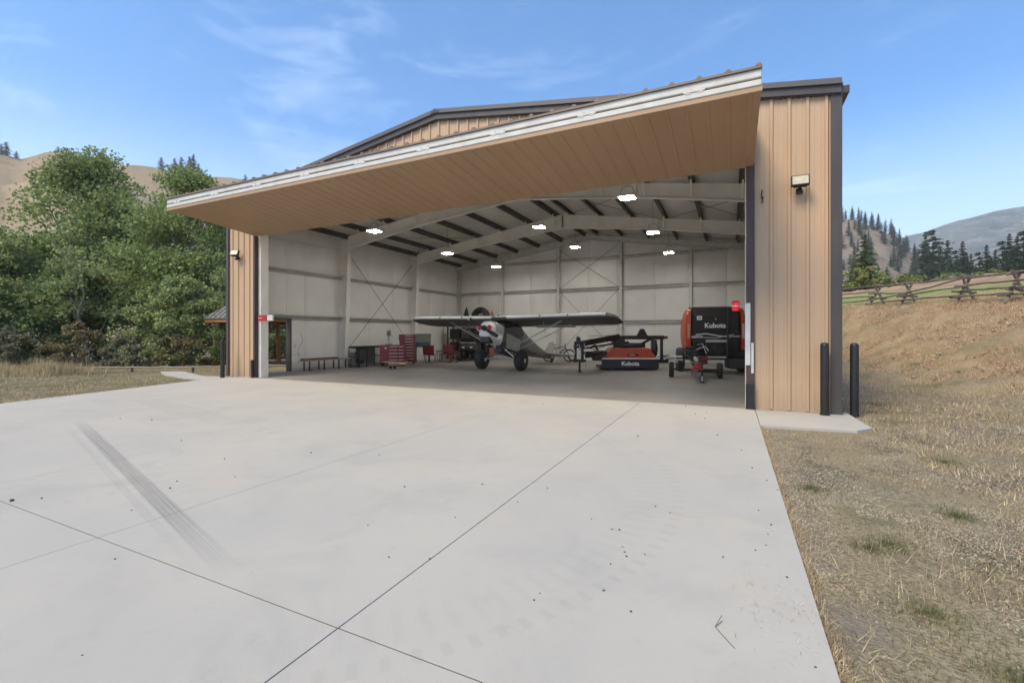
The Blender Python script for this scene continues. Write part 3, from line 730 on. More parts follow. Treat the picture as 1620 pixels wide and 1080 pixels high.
# purlins with flange braces, and roof insulation between
px_ = [XR-.35] ; 
offs = [.35, 1.75, 3.2, 4.65, 6.1, 7.55, 8.75]
for sg in (-1, 1):
    for o_ in offs:
        xx = XR + sg*o_; z = rin(xx)
        mb = MB(); mb.box(xx-.012, xx+.012, .12, YB-.1, z+.0, z+.20); mb.box(xx-.012 if sg > 0 else xx-.09, xx+.09 if sg > 0 else xx+.012, .12, YB-.1, z+.001, z+.012); mb.box(xx-.09 if sg > 0 else xx-.012, xx+.012 if sg > 0 else xx+.09, .12, YB-.1, z+.185, z+.199)
        mb.box(xx-.085, xx+.085, .12, YB-.1, z+.150, z+.184)
        hb(mb, 'purlin', 'purlin')
for yf in (5.2, 10.3):
    for sg in (-1, 1):
        for o_ in offs[:-1]:
            xx = XR + sg*o_; z = rin(xx)
            for dy in (-1, 1):
                mb = MB(); mb.bar((xx, yf+dy*.05, z-.42), (xx+.02, yf+dy*.50, z+.03), .05, .008); hb(mb, 'flange_brace', 'frame')
def billow(name, pts_fn, us, vs, seams_u, seams_v, depth, m, nrm, parent=HG):
    V = []
    for v in vs:
        for u in us:
            du = min([abs(u-s_) for s_ in seams_u]); dv = min([abs(v-s_) for s_ in seams_v])
            b = depth * (1-math.exp(-du*5)) * (1-math.exp(-dv*5)) + 0.012*noise.noise(Vector((u*1.3, v*1.1, depth*50))) * min(1, du*4, dv*4)
            b -= 0.010*max(0, 1-du/.03)
            p = Vector(pts_fn(u, v)) + Vector(nrm)*b
            V.append((p.x-XR, p.y, p.z))
    nu = len(us); I = (np.arange(len(vs)-1)[:, None]*nu + np.arange(nu-1)[None, :]).ravel()
    return npmesh(name, V, np.stack([I, I+1, I+nu+1, I+nu], 1), m, parent, smooth=True)
def dense(a, b, seams, st=.16):
    q = list(np.arange(a, b, st)) + [b] + [s_+e for s_ in seams for e in (-.03, -.012, 0, .012, .03) if a <= s_+e <= b]
    return sorted(set(round(float(t), 4) for t in q))
sv = [.05, 2.25, 4.12, 5.9]
sy = [0.4, 1.36, 2.3, 3.2, 5.2, 7.0, 8.8, 10.3, 12.1, 13.7, 15.25]
# left liner in pieces round the side door
billow('wall_insulation', lambda u, v: (XB+.08, u, v), dense(.1, 1.32, []), dense(0, 2.14, []), [.1, 1.32], [0, 2.14], .02, 'liner', (1, 0, 0))
billow('wall_insulation', lambda u, v: (XB+.08, u, v), dense(2.46, YB-.06, sy), dense(0, 2.14, []), sy, [0, 2.25], .05, 'liner', (1, 0, 0))
billow('wall_insulation', lambda u, v: (XB+.08, u, v), dense(.1, YB-.06, sy), dense(2.14, rin(XB)+.2, sv[1:]), sy, sv, .05, 'liner', (1, 0, 0))
billow('wall_insulation', lambda u, v: (XE-.08, u, v), dense(.1, YB-.06, sy, .4), dense(0, rin(XE)+.2, sv, .4), sy, sv, .05, 'liner', (-1, 0, 0))
bx = [-16.6, -15.2, -13.33, -11.5, -9.63, -7.8, -5.96, -4.15, -2.33, -.6, 1.3]
us = dense(XB+.07, XE-.07, bx); vs_ = [v/60 for v in range(61)]
V = []
for t in vs_:
    for u in us:
        z = t*(rin(u)+.2); du = min(abs(u-s_) for s_ in bx); dv = min(abs(z-s_) for s_ in (0, 2.2, 4.1, 5.85))
        b = .05*(1-math.exp(-du*5))*(1-math.exp(-dv*5)) - .01*max(0, 1-du/.03) + .02*noise.noise(Vector((u*1.1, z*1.2, 4)))*min(1, du*4, dv*4)
        V.append((u-XR, YB-.08-b, z))
nu = len(us); I = (np.arange(60)[:, None]*nu + np.arange(nu-1)[None, :]).ravel()
npmesh('wall_insulation', V, np.stack([I, I+1, I+nu+1, I+nu], 1), 'liner', HG, smooth=True)
# roof insulation: sags between purlins
pur = sorted([XR + sg*o_ for sg in (-1, 1) for o_ in offs] + [XB+.08, XE-.08])
us = dense(XB+.07, XE-.07, pur, .2); us = sorted(set(us + [XR])); vy = list(np.arange(.1, YB-.06, .45)) + [YB-.06]
seamy = [.1 + .9*k*2 for k in range(9)]
V = []
for v in vy:
    for u in us:
        du = min(abs(u-s_) for s_ in pur); V.append((u-XR, v, rin(u)+.197 - .07*(1-math.exp(-du*3)) + .02*noise.noise(Vector((u*.9, v*1.3, 9)))*min(1, du*3)))
nu = len(us); I = (np.arange(len(vy)-1)[:, None]*nu + np.arange(nu-1)[None, :]).ravel()
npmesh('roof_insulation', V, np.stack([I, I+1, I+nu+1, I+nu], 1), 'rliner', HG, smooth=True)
# inside of the gable above the opening
mb = MB(); mb.prism([(XB+.08, HDR), (XE-.08, HDR), (XE-.08, rin(XE)+.15), (XR, rin(XR)+.15), (XB+.08, rin(XB)+.15)], WT+.003, WT+.02, 'y'); hb(mb, 'gable_lining', 'liner')
mb = MB(); mb.box(OPX0, OPX1, .1, .3, HDR-.12, HDR+.12); hb(mb, 'header_beam', 'frame')
# girts: C sections
def girt(a, b, z, wall):
    mb = MB()
    h = .15
    if wall == 'l': x0 = XB+.10; mb.box(x0, x0+.012, a, b, z-h/2, z+h/2); mb.box(x0, x0+.15, a, b, z+h/2-.012, z+h/2-.001); mb.box(x0, x0+.15, a, b, z-h/2+.001, z-h/2+.012); mb.box(x0+.138, x0+.149, a, b, z+h/2-.055, z+h/2-.012)
    elif wall == 'r': x0 = XE-.10; mb.box(x0-.012, x0, a, b, z-h/2, z+h/2); mb.box(x0-.15, x0, a, b, z+h/2-.012, z+h/2-.001)
    else: y0 = YB-.10; mb.box(a, b, y0-.012, y0, z-h/2, z+h/2); mb.box(a, b, y0-.15, y0, z+h/2-.012, z+h/2-.001); mb.box(a, b, y0-.15, y0, z-h/2+.001, z-h/2+.012); mb.box(a, b, y0-.149, y0-.138, z-h/2+.012, z-h/2+.05)
    hb(mb, 'girt', 'galv')
for z in (2.24, 4.08):
    for a, b in ((.4, 5.18), (5.22, 10.28), (10.32, YB-.3)): girt(a, b, z, 'l'); girt(a, b, z, 'r')
colx = [-13.33, -9.63, -5.96, -2.33]
ex = [XB+.25] + colx + [XE-.25]
for z in (2.2, 4.1, 5.82):
    for a, b in zip(ex[:-1], ex[1:]):
        if z > 5 and (a < -16 or b > 1): 
            if b > 1: girt(a+.09, a+1.8, z, 'b')
            continue
        girt(a+.09, b-.09, z, 'b')
for x in colx:
    mb = MB(); y0 = YB-.28; zt_ = rin(x)-.3
    mb.box(x-.075, x+.075, y0-.008, y0, 0, zt_); mb.box(x-.008, x+.008, y0, y0+.16, 0, zt_); mb.box(x-.075, x+.075, y0+.161, y0+.17, 0, zt_); mb.box(x-.11, x+.11, y0-.04, y0+.18, 0, .015)
    hb(mb, 'end_column', 'galv')
for x in (XB+.2, XE-.2):
    mb = MB(); mb.box(x-.09, x+.09, YB-.30, YB-.29, 0, rin(x)-.3); mb.box(x-.006, x+.006, YB-.289, YB-.12, 0, rin(x)-.3); hb(mb, 'end_column', 'galv')
# cable cross braces
def brace(p, q, r=.011):
    mb = MB(); mb.tube([p, q], r, 6); hb(mb, 'cross_brace', 'cable')
for xw in (XB+.30, XE-.30):
    brace((xw, 5.33, .75), (xw, 10.15, 5.35)); brace((xw, 5.33, 5.35), (xw, 10.15, .75))
yb = YB-.31
brace((-9.55, yb, 4.15), (-6.05, yb, 6.55)); brace((-9.55, yb, 6.45), (-6.05, yb, 4.15)); brace((-9.55, yb, .4), (-6.05, yb, 4.05)); brace((-9.55, yb, 4.05), (-6.05, yb, .4))
for a, b in ((LX+.6, XR-4.3), (XR+.2, XR+4.6), (XR+4.6, RX-.5)):
    brace((a, 5.35, rin(a)-.08), (b, 10.15, rin(b)-.08), .009); brace((a, 10.15, rin(a)-.08), (b, 5.35, rin(b)-.08), .009)
# side door: frame and leaf swung outwards
mb = MB()
for y0, y1 in ((1.32, 1.40), (2.40, 2.48)): mb.box(XB-.04, XB+.20, y0, y1, 0, 2.16)
mb.box(XB-.04, XB+.20, 1.40, 2.40, 2.08, 2.16); hb(mb, 'side_door_frame', 'trim', bevel=.004)
mb = MB(); mb.box(XB-.95, XB-.05, 1.30, 1.345, .02, 2.06); mb.box(XB-.85, XB-.15, 1.346, 1.352, 1.1, 1.9); dd = hb(mb, 'side_door', mat('brown orange door paint', (0.20, 0.08, 0.035), .5), bevel=.004)
mb = MB(); mb.tube([(XB-.86, 1.35, 1.0), (XB-.86, 1.42, 1.0), (XB-.76, 1.42, 1.0)], .012, 8); hb(mb, 'handle', 'chrome', parent=dd)
mb = MB(); mb.box(XB+.06, XB+.11, 2.62, 2.76, 1.25, 1.42); mb.tube([(XB+.1, 2.68, 1.42), (XB+.1, 2.68, 2.1)], .014, 6); mb.box(XB+.06, XB+.12, 2.66, 2.74, .95, 1.12)
hb(mb, 'switch_box', 'galv', bevel=.004)
mb = MB(); mb.tube([(XB+.12, 2.95+.12*math.sin(t*.45), 1.55-.075*t) for t in range(14)], .014, 6); mb.tube([(XB+.13, 2.62+.03*t, .68-.03*math.sin(t*.6)) for t in range(12)], .012, 6)
hb(mb, 'hose', 'white')
mb = MB(); mb.tube([(XB+.25, .4, 5.2), (XB+.25, 5.1, 5.35)], .01, 6); hb(mb, 'conduit', 'galv')
# stretched conduit on the back wall and by the frames
for x in (-13.55, -6.15):
    mb = MB(); mb.tube([(x, YB-.30, 0.2), (x, YB-.30, 5.9)], .014, 6); hb(mb, 'conduit', 'galv')

# ---- ceiling lights: hang from the rafters
def ceiling_light(x, y, z, lab):
    t = thing('ceiling_light', lab, 'light', (x, y, z), 0, 'ceiling lights in the hangar')
    MB().box(-.215, .215, -.20, .20, 0.006, .07).build('housing', 'white', t, bevel=.01)
    MB().box(-.20, .20, -.185, .185, -.006, 0.005).build('diffuser', 'lamp', t)
    zr = rin(x) - z
    w = MB()
    for s_ in (-1, 1):
        w.tube([(s_*.22, 0, .07), (s_*.12, 0, .32)], .006, 5); 
    w.tube([(-.12, 0, .32), (.12, 0, .32)], .006, 5); w.tube([(0, 0, .32), (0, 0, max(zr, .4))], .006, 5)
    w.build('suspension_chain', 'cable', t)
ceiling_light(-3.04, 2.45, 5.3, 'large looking lit panel lamp at the upper right under the door edge')
ceiling_light(-12.31, 2.60, 5.3, 'lit panel lamp at left overlapping the first rafter')
ceiling_light(-7.70, 7.40, 6.0, 'lit panel lamp in the middle of the second rafter')
ceiling_light(-3.06, 7.27, 5.3, 'lit panel lamp hanging at right below the second rafter')
ceiling_light(-7.70, 12.3, 6.0, 'lit panel lamp near the ridge before the back wall')
ceiling_light(-3.05, 11.99, 5.3, 'farthest right lit panel lamp before the back wall')
ceiling_light(-12.46, 7.66, 5.3, 'lit panel lamp at left beneath the second rafter')
ceiling_light(-12.35, 12.4, 5.3, 'smallest lit panel lamp in the far left corner')

# ---- flood lights on the front wall
def floodlight(x, z, rz, lab, tilt=R(28)):
    t = thing('floodlight', lab, 'floodlight', (x, -.036, z), rz, 'floodlights on the hangar front')
    b = MB(); b.box(-.05, .05, -.03, .0, -.14, -.04); b.bar((0, -.02, -.08), (0, -.17, -.05), .05, .03); b.bar((-.11, -.17, -.05), (.11, -.17, -.05), .03, .03); b.build('bracket', 'matteblack', t, bevel=.004)
    b = MB(); b.box(-.055, .055, -.12, -.07, -.17, -.10); b.build('sensor', 'matteblack', t, bevel=.01)
    T = Matrix.Translation((0, -.19, .06)) @ Matrix.Rotation(-tilt, 4, 'X')
    h = MB(); h.T = T; h.box(-.15, .15, -.03, .045, -.10, .10)
    for k in range(6): h.box(-.12+k*.045, -.11+k*.045, .045, .065, -.08, .08)
    H = h.build('lamp_head', 'matteblack', t, bevel=.008)
    g = MB(); g.T = T; g.box(-.13, .13, -.036, -.031, -.08, .08); g.build('lens', 'flood', H)
floodlight(.76, 4.36, 0, 'black flood lamp on the wide right hangar pier', R(10))
floodlight(-16.12, 4.28, R(18), 'black flood lamp on the narrow left hangar pier', R(22))

# ------------------------------------------------------------------ bollards and exterior bits
def bollard(x, y, h, lab):
    t = MB(); r = .07
    t.lathe([(r+.012, -.03), (r+.012, .012), (r, .014), (r, h-.06), (r*.93, h-.03), (r*.7, h-.01), (.01, h)], (0, 0, 0), 'z', 24)
    o = t.build('bollard', 'black', smooth=True); o.location = (x, y, 0)
    tag(o, lab, 'bollard', 'black steel bollards by the hangar corners')
bollard(1.15, -.20, 1.35, 'black steel bollard standing on the small concrete pad')
bollard(1.66, .08, 1.34, 'black steel bollard standing in the grass beyond the hangar corner')
bollard(-16.36, -.45, 1.32, 'black steel bollard beside the narrow left pier')

# red control lamp boxes on the jambs
t = thing('warning_lamp', 'red warning lamp on the right door jamb above the baler', 'warning lamp', (-.17, .02, 2.08), 0, 'red lamps on the door jambs')
b = MB(); b.tube([(0, 0, 0), (-.08, -.01, 0)], .012, 8); b.build('bracket', 'galv', t)
b = MB(); b.lathe([(.04, -.105), (.068, -.09), (.072, 0), (.068, .075), (.03, .085)], (-.17, -.01, 0), 'z', 18); b.build('lens', 'redlens', t, smooth=True)
b = MB(); b.lathe([(.03, .083), (.074, .088), (.074, .105), (.03, .11)], (-.17, -.01, 0), 'z', 18); b.build('lens_cap', 'brightred', t, smooth=True)
b = MB(); b.lathe([(.0745, -.008), (.0745, .008)], (-.17, -.01, 0), 'z', 18); b.build('band', 'letter', t)
t = thing('warning_lamp', 'red and white warning box on the left door post', 'warning lamp', (-15.03, .06, 2.06), 0, 'red lamps on the door jambs')
b = MB(); b.box(-.12, .34, -.05, .03, -.10, .10); b.build('housing', 'brightred', t, bevel=.015)
b = MB(); b.box(.34, .60, -.04, .02, -.095, .095); b.build('notice_panel', 'letter', t, bevel=.01)
b = MB(); b.box(-.08, .10, -.056, -.0505, -.015, .015); b.box(.40, .54, -.045, -.0405, .02, .05); b.box(.40, .50, -.045, -.0405, -.04, -.02); b.build('marking', 'galv', t)

# ------------------------------------------------------------------ left wall furniture
# low bench of planks
t = thing('bench', 'long low plank bench against the left wall', 'bench', (-16.12, 3.95, 0))
b = MB(); b.box(-.20, .20, -1.35, 1.30, .40, .44); b.build('seat', 'plank', t, bevel=.004)
for k, y in enumerate((-1.1, -.35, .45, 1.15)):
    for x in (-.16, .16):
        b = MB(); b.box(x-.02, x+.02, y-.02, y+.02, 0, .40); b.box(x-.035, x+.035, y-.035, y+.035, 0, .008); b.build('leg', 'black', t)
b = MB(); b.box(-.22, .04, -1.25, .55, .4405, .50)
o = b.build('timber', mat('dark red stained timber', (.09, .03, .028), .6), bevel=.005); o.location = (-16.12, 3.95, 0)
tag(o, 'dark red board lying on the plank bench', 'board')
# steel workbench
t = thing('workbench', 'black steel framed workbench with shelves by the left wall', 'workbench', (-16.02, 6.45, 0))
b = MB(); b.box(-.34, .34, -1.15, 1.05, .90, .95); b.build('worktop', 'matteblack', t, bevel=.004)
for y0, y1 in ((-1.12, -.62), (.55, 1.02)):
    b = MB()
    for x in (-.31, .31):
        for y in (y0, y1): b.box(x-.022, x+.022, y-.022, y+.022, 0, .90)
    for z in (.08, .45, .86):
        b.box(-.31, .31, y0, y0+.03, z, z+.03); b.box(-.31, .31, y1-.03, y1, z, z+.03); b.box(.29, .32, y0, y1, z, z+.03); b.box(-.32, -.29, y0, y1, z, z+.03)
    b.build('shelf_frame', 'matteblack', t)
    b = MB(); b.box(-.30, .30, y0+.02, y1-.02, .11, .125); b.build('shelf', 'galv', t)
b = MB(); b.bar((.30, 1.05, .9), (.30, 1.42, .03), .045, .045); b.bar((-.30, 1.05, .9), (-.30, 1.42, .03), .045, .045); b.build('brace_leg', 'matteblack', t)
b = MB(); b.box(-.32, -.30, -.6, .55, .12, .88); b.build('back_panel', mat('grey bench panel', (.22, .22, .21), .6), t)
for k, (y, r, h) in enumerate(((-1.0, .09, .28), (-.76, .08, .24))):
    b = MB(); b.lathe([(r*.8, 0), (r, .02), (r, h*.7), (r*.5, h*.85), (r*.45, h)], (0, 0, 0), 'z', 14); o = b.build('oil_can', 'matteblack', smooth=True); o.location = (-15.85, 6.45+y, .126)
    tag(o, ['black can at the near end of the workbench shelf', 'smaller black can on the workbench shelf'][k], 'can', 'cans on the workbench shelf')
# tool chests
def tool_chest(x, y, rz, w, d, h, base, rows, split, lab, top=None):
    t = thing('tool_chest', lab, 'tool chest', (x, y, 0), rz, 'red tool chests')
    b = MB(); b.box(-w/2, w/2, -d/2, d/2, base, h); b.build('body', 'red', t, bevel=.012)
    z = h - .05
    hh = (h - base - .08)/rows
    for r_ in range(rows):
        for (a, c_) in split:
            f = MB(); f.box(a*w, c_*w, -d/2-.022, -d/2-.001, z-hh+.018, z); dr = f.build('drawer', 'red', t, bevel=.005)
            g = MB(); g.tube([(a*w+.02, -d/2-.034, z-.03), (c_*w-.02, -d/2-.034, z-.03)], .011, 6); g.build('handle', 'planewhite', dr)  # white colour stands in for the gleam on steel handles
        z -= hh
    for sx in (-1, 1):
        for sy in (-1, 1):
            c_ = MB(); c_.lathe([(.02, -.022), (.055, -.018), (.055, .018), (.02, .022)], (sx*(w/2-.09), sy*(d/2-.09), .055), 'x', 14); c_.box(sx*(w/2-.09)-.03, sx*(w/2-.09)+.03, sy*(d/2-.09)-.04, sy*(d/2-.09)+.04, .09, base); c_.build('caster', 'rubber', t)
    return t
c1 = tool_chest(-14.95, 6.75, R(35), 1.15, .55, 1.0, .14, 5, [(-.13, .22), (.24, .47)], 'wide low red tool chest')
b = MB(); b.box(-.56, -.16, -.2765, -.2755, .25, .92); b.build('side_door', 'red', c1)
b = MB(); b.ball((-.30, -.285, .86), (.045, .012, .04)); b.build('badge', 'letter', c1)
c2 = tool_chest(-15.2, 8.15, R(32), .78, .50, 1.50, .14, 9, [(-.12, .46)], 'tall red tool chest behind the low one')
t = thing('drill_press', 'small green bench drill on the wide low tool chest', 'bench drill', (-15.15, 6.70, 1.0), R(35))
b = MB(); b.box(-.16, .16, -.12, .14, 0, .04); b.build('base', 'greenpaint', t, bevel=.01)
b = MB(); b.tube([(0, .08, .04), (0, .08, .62)], .03, 10); b.build('column', 'galv', t)
b = MB(); b.box(-.08, .08, -.16, .16, .42, .62); b.lathe([(.09, 0), (.09, .08)], (0, .06, .60), 'z', 14); b.build('head', 'greenpaint', t, bevel=.015)
b = MB(); b.tube([(0, -.08, .42), (0, -.08, .22)], .018, 8); b.tube([(.08, -.1, .5), (.20, -.16, .44)], .01, 6); b.build('spindle', 'chrome', t)
b = MB(); b.lathe([(.10, .18), (.10, .20)], (0, -.06, 0), 'z', 16); b.build('table', 'galv', t)
b = MB(); b.lathe([(.05, 0), (.055, .01), (.055, .16), (.03, .2), (.03, .22)], (0, 0, 0), 'z', 14); o = b.build('bottle', 'letter', smooth=True); o.location = (-14.83, 7.0, 1.0); tag(o, 'small white bottle on the low tool chest', 'bottle')
# model aircraft
t = thing('model_aircraft', 'small pale wooden model aircraft on the hangar floor', 'model aircraft', (-13.70, 5.50, 0), R(-12))
b = MB(); b.loft([[(r*math.cos(2*PI*k/10), y, .19+r*math.sin(2*PI*k/10)+dz) for k in range(10)] for y, r, dz in ((-.42, .03, 0), (-.38, .06, 0), (-.1, .07, .01), (.2, .05, 0), (.6, .02, -.02))]); b.build('fuselage', 'paleply', t, smooth=True)
b = MB(); b.box(-.68, .68, -.28, .0, .265, .29); b.build('wing', 'paleply', t, bevel=.01)
b = MB(); b.box(-.25, .25, .48, .62, .165, .175); b.prism([(.46, .17), (.62, .17), (.62, .34), (.54, .34)], -.006, .006, 'x'); b.build('tail', 'camo', t)
b = MB(); b.box(-.16, .16, -.455, -.445, .18, .205); b.ball((0, -.45, .19), .03); b.build('propeller', 'matteblack', t)
b = MB(); b.tube([(-.13, -.2, .07), (0, -.2, .16), (.13, -.2, .07)], .008, 6); b.build('undercarriage', 'camo', t)
for x in (-.14, .14): b = MB(); b.lathe([(.03, -.02), (.068, -.016), (.068, .016), (.03, .02)], (x, -.2, .068), 'x', 16); b.build('wheel', 'rubber', t)
# parts washer
t = thing('parts_washer', 'blue parts washer on legs with its lid raised', 'parts washer', (-15.35, 9.6, 0), R(30))
b = MB(); b.box(-.42, .42, -.28, .28, .82, 1.06); b.box(-.44, .44, -.30, .30, 1.05, 1.075); b.build('tub', 'teal', t, bevel=.015)
b = MB(); b.T = Matrix.Translation((0, .27, 1.08)) @ Matrix.Rotation(R(62), 4, 'X'); b.box(-.42, .42, -.02, .5, 0, .04); b.build('lid', 'greenpaint', t, bevel=.01)
for x in (-.36, .36):
    for y in (-.22, .22):
        b = MB(); b.box(x-.022, x+.022, y-.022, y+.022, 0, .82); b.build('leg', 'black', t)
# red camping chairs and their table
def camp_chair(x, y, rz, lab):
    t = thing('camping_chair', lab, 'camping chair', (x, y, 0), rz, 'red camping chairs')
    b = MB(); b.loft([[(-.26, -.24, .43), (.26, -.24, .43), (.26, -.24, .45), (-.26, -.24, .45)], [(-.26, 0, .39), (.26, 0, .39), (.26, 0, .41), (-.26, 0, .41)], [(-.27, .24, .41), (.27, .24, .41), (.27, .24, .43), (-.27, .24, .43)]]); b.build('seat', 'red', t)
    b = MB(); b.loft([[(-.27, .24, .43), (.27, .24, .43), (.27, .26, .43), (-.27, .26, .43)], [(-.28, .33, .92), (.28, .33, .92), (.28, .35, .92), (-.28, .35, .92)]]); b.build('backrest', 'red', t)
    b = MB(); b.box(-.34, -.26, -.24, .26, .60, .62); b.build('armrest', 'red', t); b = MB(); b.box(.26, .34, -.24, .26, .60, .62); b.build('armrest', 'red', t)
    for s_ in (-1, 1):
        b = MB(); b.tube([(s_*.28, -.26, .01), (s_*.28, .24, .44), (s_*.29, .35, .94)], .014, 6); b.tube([(s_*.28, .26, .01), (s_*.28, -.24, .44), (s_*.30, -.22, .60)], .014, 6); b.build('frame', 'redframe', t)
    b = MB(); b.tube([(-.28, -.26, .02), (.28, .26, .02)], .01, 6); b.tube([(.28, -.26, .02), (-.28, .26, .02)], .01, 6); b.build('cross_bar', 'redframe', t)
M['redframe'] = mat('dark red tube', (.14, .02, .022), .45)
camp_chair(-14.75, 9.45, R(200), 'red camping chair at the left of the small table, backrest towards the doorway')
camp_chair(-13.75, 10.15, R(-60), 'red camping chair at the right of the small table')
camp_chair(-14.6, 10.75, R(15), 'red camping chair partly hidden behind the small table')
t = thing('folding_table', 'small dark folding table between the red chairs', 'table', (-14.25, 9.95, 0), R(20))
b = MB(); b.box(-.32, .32, -.30, .30, .62, .645); b.build('table_top', 'jamb', t, bevel=.006)
for x in (-.27, .27):
    for y in (-.25, .25):
        b = MB(); b.tube([(x, y, 0), (x*.9, y*.9, .62)], .014, 6); b.build('leg', 'black', t)

# ------------------------------------------------------------------ dark corner: covered quad bike, boats on end
t = thing('quad_bike', 'dark quad bike parked in the far left corner under the wing', 'quad bike', (-13.95, 12.3, 0), R(20))
b = MB()
b.loft([[(-.42, -1.05, .62), (.42, -1.05, .62), (.36, -1.05, .82), (-.36, -1.05, .82)], [(-.50, -.6, .58), (.50, -.6, .58), (.40, -.55, 1.0), (-.40, -.55, 1.0)], [(-.34, -.1, .5), (.34, -.1, .5), (.26, -.1, .86), (-.26, -.1, .86)], [(-.36, .4, .5), (.36, .4, .5), (.28, .4, .92), (-.28, .4, .92)], [(-.5, .75, .6), (.5, .75, .6), (.40, .75, .98), (-.40, .75, .98)], [(-.42, 1.1, .7), (.42, 1.1, .7), (.4, 1.1, .9), (-.4, 1.1, .9)]])
b.build('body', 'matteblack', t, bevel=.03)
b = MB(); b.box(-.2, .2, -.1, .7, .86, .98); b.build('seat', 'rubber', t, bevel=.05)
b = MB(); b.tube([(-.42, -.28, 1.14), (-.2, -.42, 1.10), (.2, -.42, 1.10), (.42, -.28, 1.14)], .016, 8); b.tube([(0, -.44, 1.1), (0, -.5, .9)], .03, 8); b.build('handlebar', 'matteblack', t)
b = MB()
for y in (-.98, -.8, -.62): b.tube([(-.42, y, 1.04), (.42, y, 1.04)], .011, 6)
b.tube([(-.42, -.98, 1.04), (-.42, -.62, 1.04)], .012, 6); b.tube([(.42, -.98, 1.04), (.42, -.62, 1.04)], .012, 6); b.build('rack', 'galv', t)
for x in (-.22, .22): b = MB(); b.ball((x, -1.06, .78), (.08, .04, .05)); b.build('headlight', 'flood', t)
for x in (-.50, .50):
    for y in (-.72, .72):
        b = MB(); b.lathe([(.13, -.13), (.26, -.125), (.30, -.08), (.30, .08), (.26, .125), (.13, .13)], (x, y, .30), 'x', 20); w_ = b.build('wheel', 'rubber', t, smooth=True)
        b = MB(); b.lathe([(.05, -.10), (.13, -.095), (.13, .095), (.05, .10)], (x, y, .30), 'x', 14); b.build('rim', 'galv', w_)
# gear mound next to it
t = thing('storage_rack', 'dark steel rack piled with gear behind the quad bike', 'rack', (-15.1, 13.4, 0))
b = MB()
for x in (-.95, .95):
    for y in (-.3, .3): b.box(x-.03, x+.03, y-.03, y+.03, 0, 2.05)
for z in (.4, 1.2, 2.0): b.box(-.95, .95, -.3, -.27, z, z+.05); b.box(-.95, .95, .27, .3, z, z+.05)
b.build('frame', 'matteblack', t)
for z in (.45, 1.25, 2.051): b = MB(); b.box(-.94, .94, -.29, .29, z, z+.02); b.build('shelf', 'purlin', t)
for k, (x, z, w, h, m_) in enumerate([(-.6, .47, .5, .5, 'matteblack'), (.05, .47, .6, .42, 'matteblack'), (.66, .47, .4, .55, 'navy'), (-.5, 1.27, .7, .52, 'matteblack'), (.25, 1.27, .55, .40, 'purlin'), (.74, 1.27, .3, .5, 'matteblack')]):
    b = MB(); b.box(-w/2, w/2, -.25, .22, 0, h); b.box(-w/2-.015, w/2+.015, -.27, .24, h, h+.05); o = b.build('storage_bin', m_, bevel=.03); o.location = (-15.1+x, 13.4, z+.001)
    tag(o, 'dark lidded bin on the steel rack in the far corner', 'bin', 'dark bins on the corner rack')
def kayak(x, y, H, W, m_, lab, lean=.12, dep=.32, tipz=.0):
    secs = []
    for i in range(15):
        u = i/14; w = W*max(.03, math.sin(PI*min(1, .12+u*.88))**.75) if u > .5 else W*max(.04, math.sin(PI*(.12+u*.88))**.6)
        d = dep*max(.05, math.sin(PI*(.08+u*.92))**.5)
        secs.append([(w/2*math.cos(2*PI*k/14), d/2*math.sin(2*PI*k/14)+lean*u*1.0, u*H) for k in range(14)])
    t = thing('kayak', lab, 'kayak', (x, y, 0), 0, 'small boats stood on end in the corner')
    b = MB(); b.loft(secs); b.build('hull', m_, t, smooth=True)
    b = MB(); b.torus((0, -dep*.36+lean*.45, H*.48), W*.34, .02, 'y', 20, 6); b.build('cockpit_rim', 'matteblack', t, smooth=True)
kayak(-15.65, 14.5, 3.25, .72, 'matteblack', 'dark pointed kayak stood on end in the far left corner')
t = thing('inflatable_raft', 'dark rounded inflatable raft stood on end beside the kayak', 'raft', (-14.5, 14.3, 0))
b = MB(); pts = [(-.42, 0, .05), (-.46, .05, 1.2), (-.46, .1, 2.3)] + [(-.46*math.cos(a), .12, 2.55+.46*math.sin(a)) for a in np.linspace(.1, PI-.1, 9)] + [(.46, .1, 2.3), (.46, .05, 1.2), (.42, 0, .05)]
b.tube(pts, .20, 12); b.build('tube', 'matteblack', t, smooth=True)
b = MB(); b.box(-.4, .4, .14, .18, .1, 2.7); b.build('floor', 'rubber', t)
kayak(-13.8, 14.5, 3.0, .58, 'camo', 'orange kayak stood on end right of the raft')
t = thing('paddle', 'yellow edged paddle leaning beside the orange kayak', 'paddle', (-13.35, 14.5, 0))
b = MB(); b.tube([(.15, -.2, 0), (-.05, .2, 2.3)], .016, 8); b.build('shaft', 'yellow', t)
b = MB(); b.loft([[(-.05+r*math.cos(2*PI*k/10), .2+.02*math.sin(2*PI*k/10), z) for k in range(10)] for z, r in ((2.2, .02), (2.35, .09), (2.6, .10), (2.72, .03))]); b.build('blade', 'matteblack', t, smooth=True)

